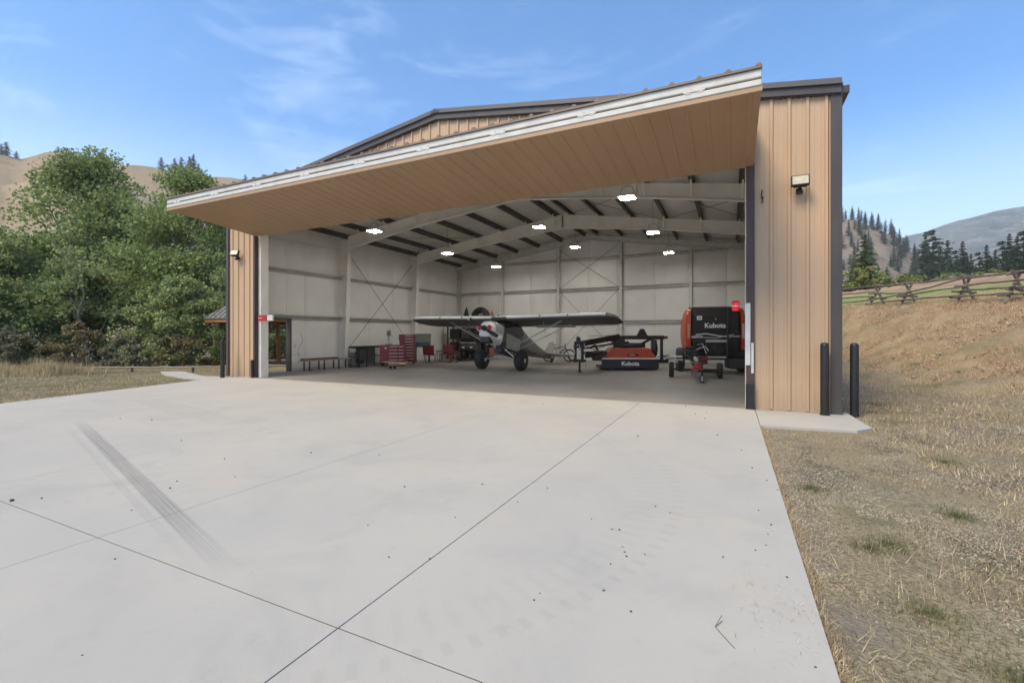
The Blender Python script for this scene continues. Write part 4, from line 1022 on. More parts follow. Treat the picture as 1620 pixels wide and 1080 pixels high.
# ------------------------------------------------------------------ bicycle
t = thing('bicycle', 'black mountain bike on a stand by the back wall', 'bicycle', (-8.88, 13.15, 0), R(24))
for x in (-.56, .56):
    b = MB(); b.torus((x, 0, .34), .315, .032, 'y', 30, 8); w_ = b.build('wheel', 'rubber', t, smooth=True)
    b = MB(); b.torus((x, 0, .34), .283, .009, 'y', 30, 6)
    for k in range(12):
        a = 2*PI*k/12; b.tube([(x, 0, .34), (x+.28*math.cos(a), 0, .34+.28*math.sin(a))], .0025, 4)
    b.lathe([(.02, -.05), (.03, -.02), (.03, .02), (.02, .05)], (x, 0, .34), 'y', 10); b.build('rim', 'matteblack', w_)
b = MB(); bb = (-.08, 0, .33)
b.tube([(-.56, .03, .34), bb], .012, 6); b.tube([(-.56, 0, .34), (-.22, 0, .74)], .012, 6); b.tube([bb, (-.25, 0, .82)], .017, 8); b.tube([(-.22, 0, .74), (.33, 0, .86)], .02, 8); b.tube([bb, (.36, 0, .74)], .026, 8); b.tube([(.32, 0, .92), (.37, 0, .70)], .024, 8)
b.build('frame', 'matteblack', t, smooth=True)
b = MB(); b.tube([(.36, .045, .72), (.56, .06, .34)], .018, 8); b.tube([(.36, -.045, .72), (.56, -.06, .34)], .018, 8); b.box(.34, .40, -.06, .06, .69, .74); b.build('fork', 'matteblack', t)
b = MB(); b.tube([(.30, -.36, .99), (.34, -.1, .97), (.34, .1, .97), (.30, .36, .99)], .014, 8); b.tube([(.33, 0, .9), (.35, 0, .97)], .018, 8); b.build('handlebar', 'matteblack', t)
b = MB(); b.loft([[(-.40, -.07, .90), (-.40, .07, .90), (-.40, .06, .94), (-.40, -.06, .94)], [(-.12, -.02, .90), (-.12, .02, .90), (-.12, .02, .93), (-.12, -.02, .93)]]); b.tube([(-.25, 0, .8), (-.27, 0, .9)], .013, 6); b.build('saddle', 'rubber', t)
b = MB(); b.lathe([(.09, -.004), (.09, .004)], (-.08, -.05, .33), 'y', 18); b.tube([(-.08, -.06, .33), (-.02, -.07, .18)], .01, 6); b.tube([(-.08, .06, .33), (-.14, .07, .48)], .01, 6); b.box(-.07, .03, -.16, -.07, .165, .185); b.build('crank', 'galv', t)
b = MB(); b.loft([[(.25, -.03, .72), (.25, .03, .72), (.25, .03, .73), (.25, -.03, .73)], [(.95, -.04, .68), (.95, .04, .68), (.95, .04, .69), (.95, -.04, .69)]]); b.build('mudguard', 'matteblack', t)
b = MB(); b.tube([(-.12, .02, .3), (-.18, .22, 0)], .01, 6); b.build('kickstand', 'galv', t)

# ------------------------------------------------------------------ bush plane
M['wingshade'] = mat('wing fabric darkened for shade', (.085, .08, .074), .5)  # shadow of the wing's underside put into the fabric colour
PL = thing('light_aircraft', 'grey and white high wing bush plane with big tyres and black propeller', 'aircraft', (-9.22, 6.85, 0), R(-3.5))
T0 = Matrix.Translation((0, 0, .42)) @ Matrix.Rotation(R(-11), 4, 'X')
def PM(): b = MB(); b.T = T0; return b
def rrect(w, z0, z1, y, n=20, p=3.2, cx_=0):
    cz, hz_ = (z0+z1)/2, (z1-z0)/2; o = []
    for k in range(n):
        a = 2*PI*k/n; ca, sa = math.cos(a), math.sin(a)
        o.append((cx_+w/2*math.copysign(abs(ca)**(2/p), ca), y, cz+hz_*math.copysign(abs(sa)**(2/p), sa)))
    return o
b = PM(); b.loft([rrect(.66, .52, 1.36, -.62), rrect(.70, .42, 1.46, -.40), rrect(.70, .38, 1.72, -.05), rrect(.70, .38, 1.78, .5), rrect(.66, .40, 1.70, 1.1), rrect(.56, .46, 1.42, 2.0), rrect(.36, .58, 1.18, 3.2), rrect(.16, .72, 1.0, 4.6), rrect(.05, .78, .92, 5.05)])
FU = b.build('fuselage', mat('dark grey fuselage', (.13, .125, .12), .4), PL, smooth=True)
b = PM(); b.loft([rrect(.40, .86, 1.20, -1.50, p=2.3), rrect(.58, .74, 1.30, -1.46, p=2.5), rrect(.70, .66, 1.36, -1.33, p=2.8), rrect(.76, .58, 1.40, -1.05), rrect(.74, .53, 1.40, -.80), rrect(.68, .50, 1.38, -.60)])
b.build('cowling', 'planewhite', PL, smooth=True)
b = PM(); b.loft([rrect(.765, .86, 1.415, -1.25, p=2.9), rrect(.79, .80, 1.425, -1.05), rrect(.765, .80, 1.42, -.80), rrect(.70, .82, 1.40, -.57)]); b.build('cowling_stripe', 'planegrey', PL, smooth=True)
for x in (-.235, .235):
    b = PM(); b.lathe([(.135, 0), (.135, .06)], (x, -1.54, 1.07), 'y', 22); b.build('cowl_intake', 'planewhite', PL)
    b = PM(); b.lathe([(.04, -.012), (.108, -.008), (.108, .005)], (x, -1.548, 1.07), 'y', 22); b.build('cowl_plug', mat('magenta red plug', (.42, .02, .06), .6), PL, smooth=True)
b = PM(); b.box(-.20, .20, -1.43, -1.1, .50, .74); b.build('air_scoop', 'planedark', PL, bevel=.03)
b = PM(); b.box(-.26, .26, -1.49, -1.46, .76, .86); b.build('chin_panel', 'planewhite', PL, bevel=.01)
b = PM(); b.lathe([(.01, -1.76), (.05, -1.74), (.095, -1.66), (.115, -1.55), (.115, -1.50)], (0, 0, 1.06), 'y', 20); b.build('spinner', 'planedark', PL, smooth=True)
PA = R(27)
for s_ in (1, -1):
    b = MB(); b.T = T0 @ Matrix.Translation((0, -1.60, 1.06)) @ Matrix.Rotation(PA, 4, 'Y')
    secs = []
    for r_, w, tw in ((.06, .07, 60), (.2, .13, 45), (.45, .18, 30), (.7, .16, 22), (.84, .14, 18)):
        a = R(tw); c_, s2 = math.cos(a), math.sin(a)
        secs.append([(s_*r_, (u*w*s2*s_ + v*c_*.013), (u*w*c_ - v*s2*.013*s_)) for u, v in ((-.5, 0), (-.2, .9), (.2, .9), (.5, 0), (.2, -.9), (-.2, -.9))])
    b.loft(secs); bl = b.build('propeller_blade', 'planedark', PL, smooth=True)
    b = MB(); b.T = T0 @ Matrix.Translation((0, -1.60, 1.06)) @ Matrix.Rotation(PA, 4, 'Y')
    for r0 in (.80, .88):
        a = R(20); c_, s2 = math.cos(a), math.sin(a); sc_ = []
        for r_ in (r0, r0+.045):
            w = .155; sc_.append([(s_*r_, (u*w*s2*s_ + v*c_*.016), (u*w*c_ - v*s2*.016*s_)) for u, v in ((-.5, 0), (-.2, .9), (.2, .9), (.5, 0), (.2, -.9), (-.2, -.9))])
        b.loft(sc_)
    b.build('tip_stripe', 'letter', bl)
# windows
b = PM(); b.loft([[(-.33, -.44, 1.36), (.33, -.44, 1.36), (.33, -.40, 1.40), (-.33, -.40, 1.40)], [(-.35, -.12, 1.70), (.35, -.12, 1.70), (.34, -.06, 1.74), (-.34, -.06, 1.74)]]); b.box(-.36, .36, -.40, .0, 1.32, 1.38); b.build('windscreen', 'glass', PL)
for s_ in (-1, 1):
    b = PM(); b.prism([(-.34, 1.12), (.95, 1.05), (1.2, 1.3), (.9, 1.62), (-.04, 1.66), (-.34, 1.36)], s_*.352, s_*.362, 'x'); b.build('side_window', 'glass', PL)
    b = PM(); b.prism([(-.30, .48), (.9, .48), (.92, 1.03), (-.32, 1.09)], s_*.352, s_*.358, 'x'); b.build('door', 'planegrey', PL)
    b = PM(); b.prism([(-.60, .46), (2.6, .60), (2.6, .72), (-.60, .66)], s_*.353 if 0 else s_*.33, s_*.356, 'x'); b.build('side_stripe', 'planedark', PL)
# wing: airfoil lofted along the span with rounded tips
af = [(0, .0), (.02, .045), (.10, .085), (.25, .105), (.45, .095), (.70, .055), (1.0, .0), (.70, -.012), (.40, -.028), (.15, -.035), (.03, -.03)]
def wing_sec(x, c_, yo, zo, th=1.0): return [(x, yo + u*c_, zo + v*c_*th) for u, v in af]
CH, WZ, WY = 1.60, 1.66, -.52
HS = 4.95
for s_ in (-1, 1):
    secs = [wing_sec(s_*.36, CH, WY, WZ, 1.25)]
    for q in (.2, .6, .8, .88): secs.append(wing_sec(s_*(.36+(HS-.36)*q), CH, WY, WZ+.05*q, 1.25))
    for q, cc, yo in ((.93, .95, .015), (.965, .84, .07), (.988, .66, .17), (1.0, .38, .38)): secs.append(wing_sec(s_*(.36+(HS-.36)*q), CH*cc, WY+CH*yo, WZ+.05+.02*(1-cc), 1.2*min(1, cc+.1)))
    b = PM(); b.loft(secs); W_ = b.build('wing', 'wingshade', PL, smooth=True)
    b = PM(); b.loft([[(s_*x, WY+.04+(0.0), WZ+z-.0), (s_*x, WY-.012, WZ+z+.03), (s_*x, WY+.0, WZ+z+.10), (s_*x, WY+.07, WZ+z+.15)] for x, z in ((.37, 0), (HS*.93, .05))], cap=False); b.build('leading_edge', 'planewhite', W_, smooth=True)
    for xx in (1.9, 3.1):
        b = PM(); b.lathe([(.03, -.03), (.03, .005)], (s_*xx, WY-.01, WZ+.1), 'y', 12); b.build('inlet', 'matteblack', W_)
    b = PM(); b.box(s_*1.0 if s_ > 0 else s_*2.8, s_*2.8 if s_ > 0 else s_*1.0, WY+CH*.80, WY+CH*1.08, WZ-.03, WZ-.005); b.build('flap', 'planegrey', W_, bevel=.008)
    # struts
    b = PM(); b.bar((s_*.34, -.02, .46), (s_*2.75, WY+.35, WZ-.02), .03, .055, up=(0, 1, 0)); b.build('wing_strut', 'planegrey', PL)
    b = PM(); b.bar((s_*.34, .55, .46), (s_*2.85, WY+1.15, WZ+.02), .025, .04, up=(0, 1, 0)); b.build('wing_strut', 'planegrey', PL)
    b = PM(); b.tube([(s_*1.85, .22, 1.18), (s_*1.85, -.05, WZ)], .012, 6); b.build('jury_strut', 'planegrey', PL)
b = PM(); b.loft([wing_sec(-.37, CH, WY, WZ, 1.2), wing_sec(.37, CH, WY, WZ, 1.2)]); b.build('cabin_roof', 'planedark', PL, smooth=True)
# undercarriage
for s_ in (-1, 1):
    b = MB(); A_ = T0 @ Vector((s_*.30, -.25, .42)); B_ = T0 @ Vector((s_*.30, .55, .42)); ax = Vector((s_*.80, 0, .42))
    b.bar(A_, ax, .05, .03); b.bar(B_, ax, .045, .03); b.build('gear_leg', 'chrome', PL)
    b = MB(); b.tube([(s_*.03, .05, .62), (s_*.44, .02, .50)], .03, 8); b.tube([(s_*.4, .02, .51), ax], .018, 8); b.build('shock_strut', 'galv', PL)
    b = MB(); b.tube([(s_*.03, .05, .62), T0 @ Vector((s_*.28, -.2, .42))], .014, 6); b.tube([(s_*.03, .05, .62), T0 @ Vector((s_*.28, .5, .42))], .014, 6); b.build('cabane_vee', 'galv', PL)
    b = MB(); b.lathe([(.14, -.185), (.26, -.19), (.35, -.165), (.40, -.11), (.415, -.03), (.415, .03), (.40, .11), (.35, .165), (.26, .19), (.14, .185)], (s_*.96, 0, .415), 'x', 32); w_ = b.build('tyre', 'rubber', PL, smooth=True)
    b = MB(); b.lathe([(.05, -.20), (.13, -.17), (.14, -.1), (.14, .1), (.13, .17), (.05, .20)], (s_*.96, 0, .415), 'x', 18); b.tube([(s_*.78, 0, .42), (s_*1.1, 0, .42)], .03, 8); b.build('hub', 'galv', w_, smooth=True)
# belly pod and exhaust
b = PM(); b.loft([rrect(.42, .30, .44, -.35), rrect(.50, .20, .44, .1), rrect(.50, .20, .44, .9), rrect(.3, .34, .46, 1.5)]); b.build('belly_pod', 'planedark', PL, smooth=True)
b = PM(); b.tube([(.16, -.95, .56), (.16, -.85, .38)], .035, 8); b.build('exhaust', 'galv', PL)
# tail
b = PM(); b.prism([(4.1, .98), (4.75, 1.60), (5.15, 1.72), (5.35, 1.60), (5.35, .82), (5.05, .80)], -.02, .02, 'x'); b.build('fin', 'planegrey', PL, bevel=.01)
b = PM(); b.prism([(-1.45, 4.95), (-1.25, 4.55), (-.2, 4.15), (.2, 4.15), (1.25, 4.55), (1.45, 4.95), (1.35, 5.2), (-1.35, 5.2)], .93, .965, 'z'); b.build('tailplane', 'planegrey', PL, bevel=.01)
tw = T0 @ Vector((0, 5.0, .72))
b = MB(); b.tube([tw, (0, tw.y+.18, .13)], .02, 8); b.build('tailwheel_spring', 'galv', PL)
b = MB(); b.lathe([(.04, -.045), (.11, -.035), (.13, 0), (.11, .035), (.04, .045)], (0, tw.y+.18, .13), 'x', 18); b.build('tailwheel', 'rubber', PL, smooth=True)

# ------------------------------------------------------------------ disc mower with curtain
DM = thing('mower', 'orange disc mower with black hitch frame and dark front curtain', 'disc mower', (-4.45, 9.35, 0), R(24.5))
W2 = 1.18
M['darkorange'] = mat('dusty red orange paint', (0.40, 0.065, 0.03), 0.45, c2=(0.33, 0.06, 0.03), scale=7)
b = MB(); b.box(-W2, W2, -.62, -.58, .10, .47)
for k in range(9): b.box(-W2+.02+k*.265, -W2+.045+k*.265, -.626, -.62, .11, .465)
cu = b.build('curtain', 'navy', DM, bevel=.004)
text_mesh('Kubota', .235, .004, 'letter', cu, (0, -.629, .285), (R(90), 0, 0), bold=.006, sx=1.05)
b = MB(); b.box(-W2-.06, W2+.02, -.66, -.55, .475, .515); b.build('front_rail', 'letter', DM, bevel=.006)
b = MB(); b.prism([(-W2+.05, .52), (W2-.05, .52), (W2-.35, .93), (-W2+.55, .93)], -.50, .75, 'y'); b.build('hood', 'darkorange', DM, bevel=.04)
b = MB(); b.prism([(-W2+.22, .5), (W2-.22, .5), (W2-.30, .58), (-W2+.30, .58)], -.56, -.50, 'y'); b.box(-.10, .38, -.53, -.505, .60, .70); b.build('hood_lip', 'darkorange', DM, bevel=.01)
b = MB(); b.box(-.08, .36, -.54, -.531, .615, .685); b.build('decal_plate', 'matteblack', DM)
b = MB(); b.box(-.02, .20, -.546, -.541, .635, .662); b.build('decal', 'planegrey', DM)
b = MB(); b.box(-W2, W2, -.5, .8, .06, .16)
for k in range(6): b.lathe([(.2, 0), (.22, .03), (.08, .06)], (-W2+.22+k*.39, -.05, .16), 'z', 14)
b.build('cutter_bar', 'matteblack', DM)
b = MB(); b.box(-.75, 1.66, .20, .36, 1.28, 1.45); b.box(1.52, 1.60, .18, .38, .35, 1.28); b.box(1.12, 1.20, .18, .38, .55, 1.28); b.box(1.0, 1.62, .16, .40, .33, .45)
b.prism([(.50, 1.45), (.94, 1.45), (.79, 1.74), (.65, 1.74)], .20, .24, 'y'); b.prism([(.50, 1.45), (.94, 1.45), (.79, 1.74), (.65, 1.74)], .32, .36, 'y'); b.tube([(.72, .16, 1.62), (.72, .40, 1.62)], .04, 10)
b.build('main_frame', 'black', DM, bevel=.01)
b = MB(); b.box(1.66, 1.82, .22, .34, 1.31, 1.43); b.build('frame_end', 'red', DM, bevel=.008)
b = MB(); b.box(-.50, -.05, .1, .45, .93, 1.28); b.lathe([(.16, .9), (.16, 1.2)], (.0, .25, 0), 'z', 16); b.build('gearbox', 'matteblack', DM, bevel=.02)
b = MB(); b.bar((-2.2, -1.2, 1.10), (-.30, .25, 1.40), .16, .22); b.build('drawbar', 'black', DM, bevel=.01)
b = MB(); b.bar((-2.1, -1.15, .92), (-.5, .2, 1.1), .07, .07); b.bar((-2.05, -1.1, .75), (-1.0, 0.0, .7), .09, .12); b.build('lower_link', 'matteblack', DM, bevel=.008)
b = MB(); b.tube([(-2.15, -1.25, 1.22), (-.3, .15, 1.50)], .012, 6); b.tube([(-2.1, -1.2, 1.02), (-1.4, -.5, .86), (-.6, .0, 1.15)], .014, 6); b.tube([(-2.2, -1.2, .9), (-1.6, -.7, .55), (-.9, -.2, .75)], .016, 6); b.build('hydraulic_hose', 'rubber', DM)
b = MB()
b.box(-2.40, -2.30, -1.35, -1.20, .38, 1.22); b.box(-2.12, -2.02, -1.35, -1.20, .38, 1.12); b.box(-2.42, -2.0, -1.34, -1.21, .95, 1.05); b.box(-2.48, -1.94, -1.36, -1.18, .40, .50)
b.prism([(-2.34, 1.1), (-2.1, 1.05), (-2.16, 1.38), (-2.30, 1.42)], -1.32, -1.24, 'y'); b.box(-2.15, -1.86, -1.3, -1.22, 1.16, 1.24)
b.tube([(-2.5, -1.28, .44), (-2.66, -1.28, .62)], .035, 8); b.build('headstock', 'black', DM, bevel=.008)
for x_, z0_ in ((-2.44, .55), (-2.20, .6), (-2.0, .65)):
    b = MB(); b.tube([(x_, -1.38, z0_), (x_+.05, -1.42, z0_+.25), (x_-.02, -1.38, z0_+.5)], .012, 6); b.build('coupling', 'galv', DM)
b = MB(); b.tube([(-2.18, -1.28, .42), (-2.18, -1.28, .02)], .042, 12); b.box(-2.26, -2.10, -1.36, -1.20, 0, .02); b.build('parking_stand', 'matteblack', DM)
b = MB(); 
for k in range(7): b.torus((-1.93+.01*(k % 2), -1.28, .50-.055*k), .022, .006, 'x' if k % 2 else 'y', 10, 5)
b.build('safety_chain', 'chrome', DM)
b = MB()
for s0 in ((1.55, -.3), (1.75, .0), (1.65, .4)): b.tube([(s0[0]-.3, s0[1], .45), (s0[0], s0[1], .62), (s0[0]+.15, s0[1]-.2, .4)], .02, 6)
b.box(1.15, 1.75, -.1, .3, .28, .42); b.bar((1.2, .0, .3), (1.95, -.2, .5), .08, .05); b.build('side_linkage', 'matteblack', DM, bevel=.01)
b = MB(); b.lathe([(.05, -.30), (.09, -.24), (.13, .0), (.11, .2), (.07, .42)], (1.21, .06, .85), 'z', 14); b.build('shield_cone', 'rubber', DM, smooth=True)
b = MB(); b.bar((-.3, -.35, 1.02), (.55, -.1, 1.06), .5, .03); b.bar((.25, -.2, 1.06), (1.0, -.35, .72), .16, .04); b.build('guard_plate', 'matteblack', DM)
b = MB(); b.box(-1.35, -.92, -.45, .5, .48, .80); b.box(-1.55, -1.2, -.8, -.3, .42, .62); b.bar((-1.9, -1.1, .62), (-1.1, -.3, .72), .12, .16); b.tube([(-1.7, -.9, .95), (-1.45, -.6, 1.05), (-1.3, -.3, .85)], .05, 8); b.build('side_gearcase', 'matteblack', DM, bevel=.02)
b = MB(); b.box(-.3, .9, .42, .9, .92, 1.12); b.bar((-.9, .3, 1.3), (.3, .3, 1.0), .06, .10); b.bar((1.1, .3, 1.3), (.5, .3, .98), .06, .10); b.build('suspension_link', 'matteblack', DM, bevel=.015)
b = MB(); b.bar((-1.55, .5, 1.42), (-.4, .5, 1.46), .3, .05); b.box(-1.5, -1.15, .35, .65, 1.24, 1.32); b.build('upper_plate', 'planegrey', DM)

# ------------------------------------------------------------------ round baler
BA = thing('baler', 'black round hay baler with curved orange side shields', 'round baler', (-1.05, 9.05, 0), R(10))
b = MB()
prof = [(-.45, .75), (-.52, 1.2), (-.48, 2.25), (-.20, 2.55), (.7, 2.62), (1.6, 2.3), (1.95, 1.6), (1.8, .9), (1.2, .55), (.1, .5)]
b.prism(prof, -.86, .86, 'x'); bd = b.build('body', 'black', BA, bevel=.05)
b = MB(); b.prism([(-.56, 1.62), (-.535, 2.2), (-.28, 2.52), (-.24, 2.50), (-.50, 2.2), (-.52, 1.62)], -.72, .80, 'x'); b.build('front_panel', 'matteblack', BA, bevel=.01)
text_mesh('Kubota', .25, .005, 'letter', bd, (-.02, -.572, 1.83), (R(90), 0, 0), bold=.008, sx=1.0)
b = MB(); b.box(-.66, -.48, -.575, -.56, 2.05, 2.20); b.build('notice_decal', 'letter', BA); b = MB(); b.box(-.62, -.52, -.578, -.5755, 2.08, 2.17); b.build('notice_mark', 'planegrey', BA)
b = MB(); b.ball((.0, -.58, 2.08), (.03, .01, .03)); b.build('latch', 'chrome', BA)
for s_, w in ((-1, .22), (1, .22)):
    x0 = s_*.88; x1 = s_*(.88+w)
    secs = []
    for y_, z0, z1, in_ in ((-.62, 1.15, 2.15, .6), (-.55, .92, 2.42, .9), (-.25, .80, 2.50, 1.0), (.8, .75, 2.5, 1.0), (1.6, .9, 2.2, .9)):
        n_ = 14; cz = (z0+z1)/2; hz_ = (z1-z0)/2
        q = []
        for k in range(n_+1):
            a = -PI/2 + PI*k/n_; q.append((x0 + s_*w*in_*abs(math.cos(a))**.55, y_, cz + hz_*math.sin(a)))
        secs.append(q)
    b = MB(); b.loft(secs); sh = b.build('side_shield', 'orange', BA, smooth=True)
    b = MB(); b.box(s_*.95-.05, s_*.95+.03, -.632, -.622, 1.35, 1.90); b.build('shield_decal', mat('pale decal', (.42, .30, .22), .5) if s_ < 0 else 'planegrey', sh)
    b = MB(); b.ball((s_*1.0, -.60, 2.30), (.03, .02, .05)); b.build('marker_light', 'flood', sh)
b = MB(); b.tube([(-.7, -.56, 1.48), (-.35, -.66, 1.52), (.1, -.62, 1.44), (.5, -.64, 1.40)], .03, 6); b.tube([(-.6, -.6, 1.40), (0, -.68, 1.36), (.62, -.6, 1.50)], .02, 6); b.tube([(-.75, -.6, .9), (-.4, -.9, 1.05), (-.35, -1.3, .9)], .02, 6); b.tube([(-.65, -.6, 1.1), (-.5, -.85, 1.15), (-.42, -1.3, .8)], .018, 6)
b.build('hydraulic_hose', 'planegrey', BA, smooth=True)
b = MB(); b.box(-.86, -.45, -.60, -.53, 1.36, 1.44); b.box(.45, .86, -.60, -.53, 1.40, 1.45); b.box(-.35, .42, -.70, -.55, 1.20, 1.30); b.build('cross_plate', 'planegrey', BA, bevel=.01)
b = MB(); b.box(-.35, .40, -.66, -.5, .72, 1.2); b.lathe([(.20, -.78), (.22, -.55)], (.05, 0, .95), 'y', 18); b.build('gearbox', 'matteblack', BA, bevel=.02)
b = MB(); b.tube([(.42, -.70, 2.45), (.38, -.80, 1.3), (.34, -.95, .60)], .035, 8); b.box(.28, .46, -.85, -.72, .95, 1.15); b.build('jack_post', 'matteblack', BA, smooth=True)
b = MB(); b.box(-.66, .40, -.62, -.52, .60, .68); b.box(-.66, -.34, -.63, -.625, .605, .675); b.box(.1, .34, -.63, -.625, .605, .675); b.build('tongue_crossbar', 'galv', BA, bevel=.008)
b = MB(); b.box(.42, 1.02, -.75, .15, .22, .62); b.build('pickup', 'matteblack', BA, bevel=.05)
b = MB()
for r_ in range(5):
    for k in range(13): b.tube([(.45+k*.045, -.75+.005*r_, .28+.07*r_+.02*(k % 2)), (.45+k*.045, -.80, .26+.07*r_+.02*(k % 2))], .007, 4)
b.build('pickup_tines', 'planegrey', BA)
b = MB(); b.box(.35, 1.1, -.5, .5, .64, .80); b.build('pickup_shield', 'matteblack', BA, bevel=.03)
for s_ in (-1, 1):
    b = MB(); b.lathe([(.2, -.15), (.42, -.15), (.48, -.08), (.48, .08), (.42, .15), (.2, .15)], (s_*1.15, .85, .48), 'x', 28); w_ = b.build('wheel', 'rubber', BA, smooth=True)
    b = MB(); b.lathe([(.05, -.1), (.2, -.09), (.2, .09), (.05, .1)], (s_*1.15, .85, .48), 'x', 18); b.build('rim', 'orange', w_)

# ------------------------------------------------------------------ small two wheeled splitter in front of the baler
LS = thing('log_splitter', 'small two wheeled log splitter with red hitch before the baler', 'log splitter', (-1.55, 6.68, 0), R(6))
b = MB(); b.tube([(-.72, 0, .28), (.72, 0, .28)], .03, 10); b.build('axle', 'matteblack', LS)
for x in (-.78, .78):
    b = MB(); b.lathe([(.13, -.085), (.23, -.085), (.265, -.05), (.265, .05), (.23, .085), (.13, .085)], (x, 0, .265), 'x', 24); w_ = b.build('wheel', 'rubber', LS, smooth=True)
    b = MB(); b.lathe([(.03, -.07), (.13, -.06), (.13, .06), (.03, .07)], (x, 0, .265), 'x', 16); b.build('rim', 'matteblack', w_)
b = MB(); b.box(-.09, .09, -1.55, 1.2, .42, .56); b.box(-.14, .14, -1.5, 1.2, .56, .585); b.build('beam', 'matteblack', LS, bevel=.006)
b = MB(); b.box(-.86, -.40, -.25, .25, .60, .625); b.box(-.84, -.42, -.22, .22, .70, .74); b.bar((-.6, 0, .5), (-.6, 0, .6), .06, .06); b.build('log_tray', 'galv', LS, bevel=.004)
b = MB(); b.box(-.32, .10, .25, .75, .60, .95); b.lathe([(.16, 0), (.18, .05), (.16, .12)], (-.12, .5, .95), 'z', 16); b.build('engine', 'matteblack', LS, bevel=.02)
b = MB(); b.box(.14, .42, .3, .8, .45, .72); b.build('oil_tank', 'red', LS, bevel=.02)
b = MB(); b.tube([(.0, -1.0, .66), (.0, .2, .66)], .06, 14); b.build('ram', 'galv', LS, smooth=True)
b = MB(); b.prism([(-.16, .38), (.16, .38), (.05, .60), (-.05, .60)], -1.75, -1.40, 'y'); b.box(-.04, .04, -1.95, -1.5, .42, .50); b.tube([(0, -2.0, .46), (0, -1.9, .46)], .05, 12); b.bar((-.12, -1.6, .45), (-.18, -1.62, .24), .05, .03); b.build('hitch', 'brightred', LS, bevel=.01)
b = MB(); b.tube([(.13, -1.72, .60), (.13, -1.72, .04)], .028, 10); b.box(.07, .19, -1.78, -1.66, 0, .03); b.tube([(.13, -1.72, .6), (.13, -1.72, .68), (.22, -1.72, .68)], .012, 6); b.build('jack_leg', 'matteblack', LS)
b = MB(); b.tube([(.13, -1.752, .2), (.13, -1.752, .05)], .02, 8); b.build('jack_foot', 'letter', LS)
for sx_ in (-.10, -.02):
    b = MB()
    for k in range(9):
        b.torus((sx_ + .05*math.sin(k*.35), -1.74, .38-.035*k if k < 7 else .14+.03*(k-6)), .018, .005, 'x' if k % 2 else 'y', 8, 5)
    b.build('safety_chain', 'chrome', LS)
b = MB(); b.tube([(-.1, -.9, .62), (-.3, -.4, .78), (-.2, .3, .8)], .015, 6); b.tube([(.1, -1.1, .62), (.35, -.5, .7), (.3, .3, .72)], .015, 6); b.build('hydraulic_hose', 'rubber', LS, smooth=True)
b = MB(); b.bar((.1, .2, .22), (.75, .0, .26), .04, .05); b.bar((-.1, .1, .2), (.72, .1, .2), .03, .03); b.build('frame_strut', 'matteblack', LS)

# ------------------------------------------------------------------ pavilion left of the hangar
PV = thing('pavilion', 'timber pavilion with grey ribbed metal roof left of the hangar', 'pavilion', (-22.3, 5.9, 0))
hx, hy, ez, pz = 2.3, 2.2, 2.32, 4.2
b = MB(); b.add([(-hx, -hy, ez), (hx, -hy, ez), (hx, hy, ez), (-hx, hy, ez), (-.5, 0, pz), (.9, 0, pz), (-hx, -hy, ez-.04), (hx, -hy, ez-.04), (hx, hy, ez-.04), (-hx, hy, ez-.04)],
                [(0, 1, 5, 4), (1, 2, 5), (2, 3, 4, 5), (3, 0, 4), (0, 6, 7, 1), (1, 7, 8, 2), (2, 8, 9, 3), (3, 9, 6, 0), (6, 9, 8, 7)])
for k in range(12):
    xx = -hx + .2 + k*.38; u = 0; 
    if xx < -.5: tz = (xx+hx)/(hx-.5)
    elif xx > .9: tz = (hx-xx)/(hx-.9)
    else: tz = 1
    b.bar((xx, -hy, ez+.02), (xx, -hy+hy*tz, ez+(pz-ez)*tz+.02), .04, .04)
b.build('roof', 'roofmetal', PV)
b = MB(); b.box(-hx+.05, hx-.05, -hy+.05, -hy+.12, ez-.22, ez-.045); b.box(-hx+.05, hx-.05, hy-.12, hy-.05, ez-.22, ez-.045); b.box(-hx+.05, -hx+.12, -hy+.12, hy-.12, ez-.22, ez-.045); b.box(hx-.12, hx-.05, -hy+.12, hy-.12, ez-.22, ez-.045); b.build('eave_beam', 'orangewood', PV, bevel=.005)
for sx_ in (-1, 1):
    for sy_ in (-1, 1):
        b = MB(); b.box(sx_*(hx-.4)-.08, sx_*(hx-.4)+.08, sy_*(hy-.4)-.08, sy_*(hy-.4)+.08, -.1, ez-.2); b.box(sx_*(hx-.4)-.11, sx_*(hx-.4)+.11, sy_*(hy-.4)-.11, sy_*(hy-.4)+.11, -.1, .12); b.build('post', 'orangewood', PV, bevel=.008)

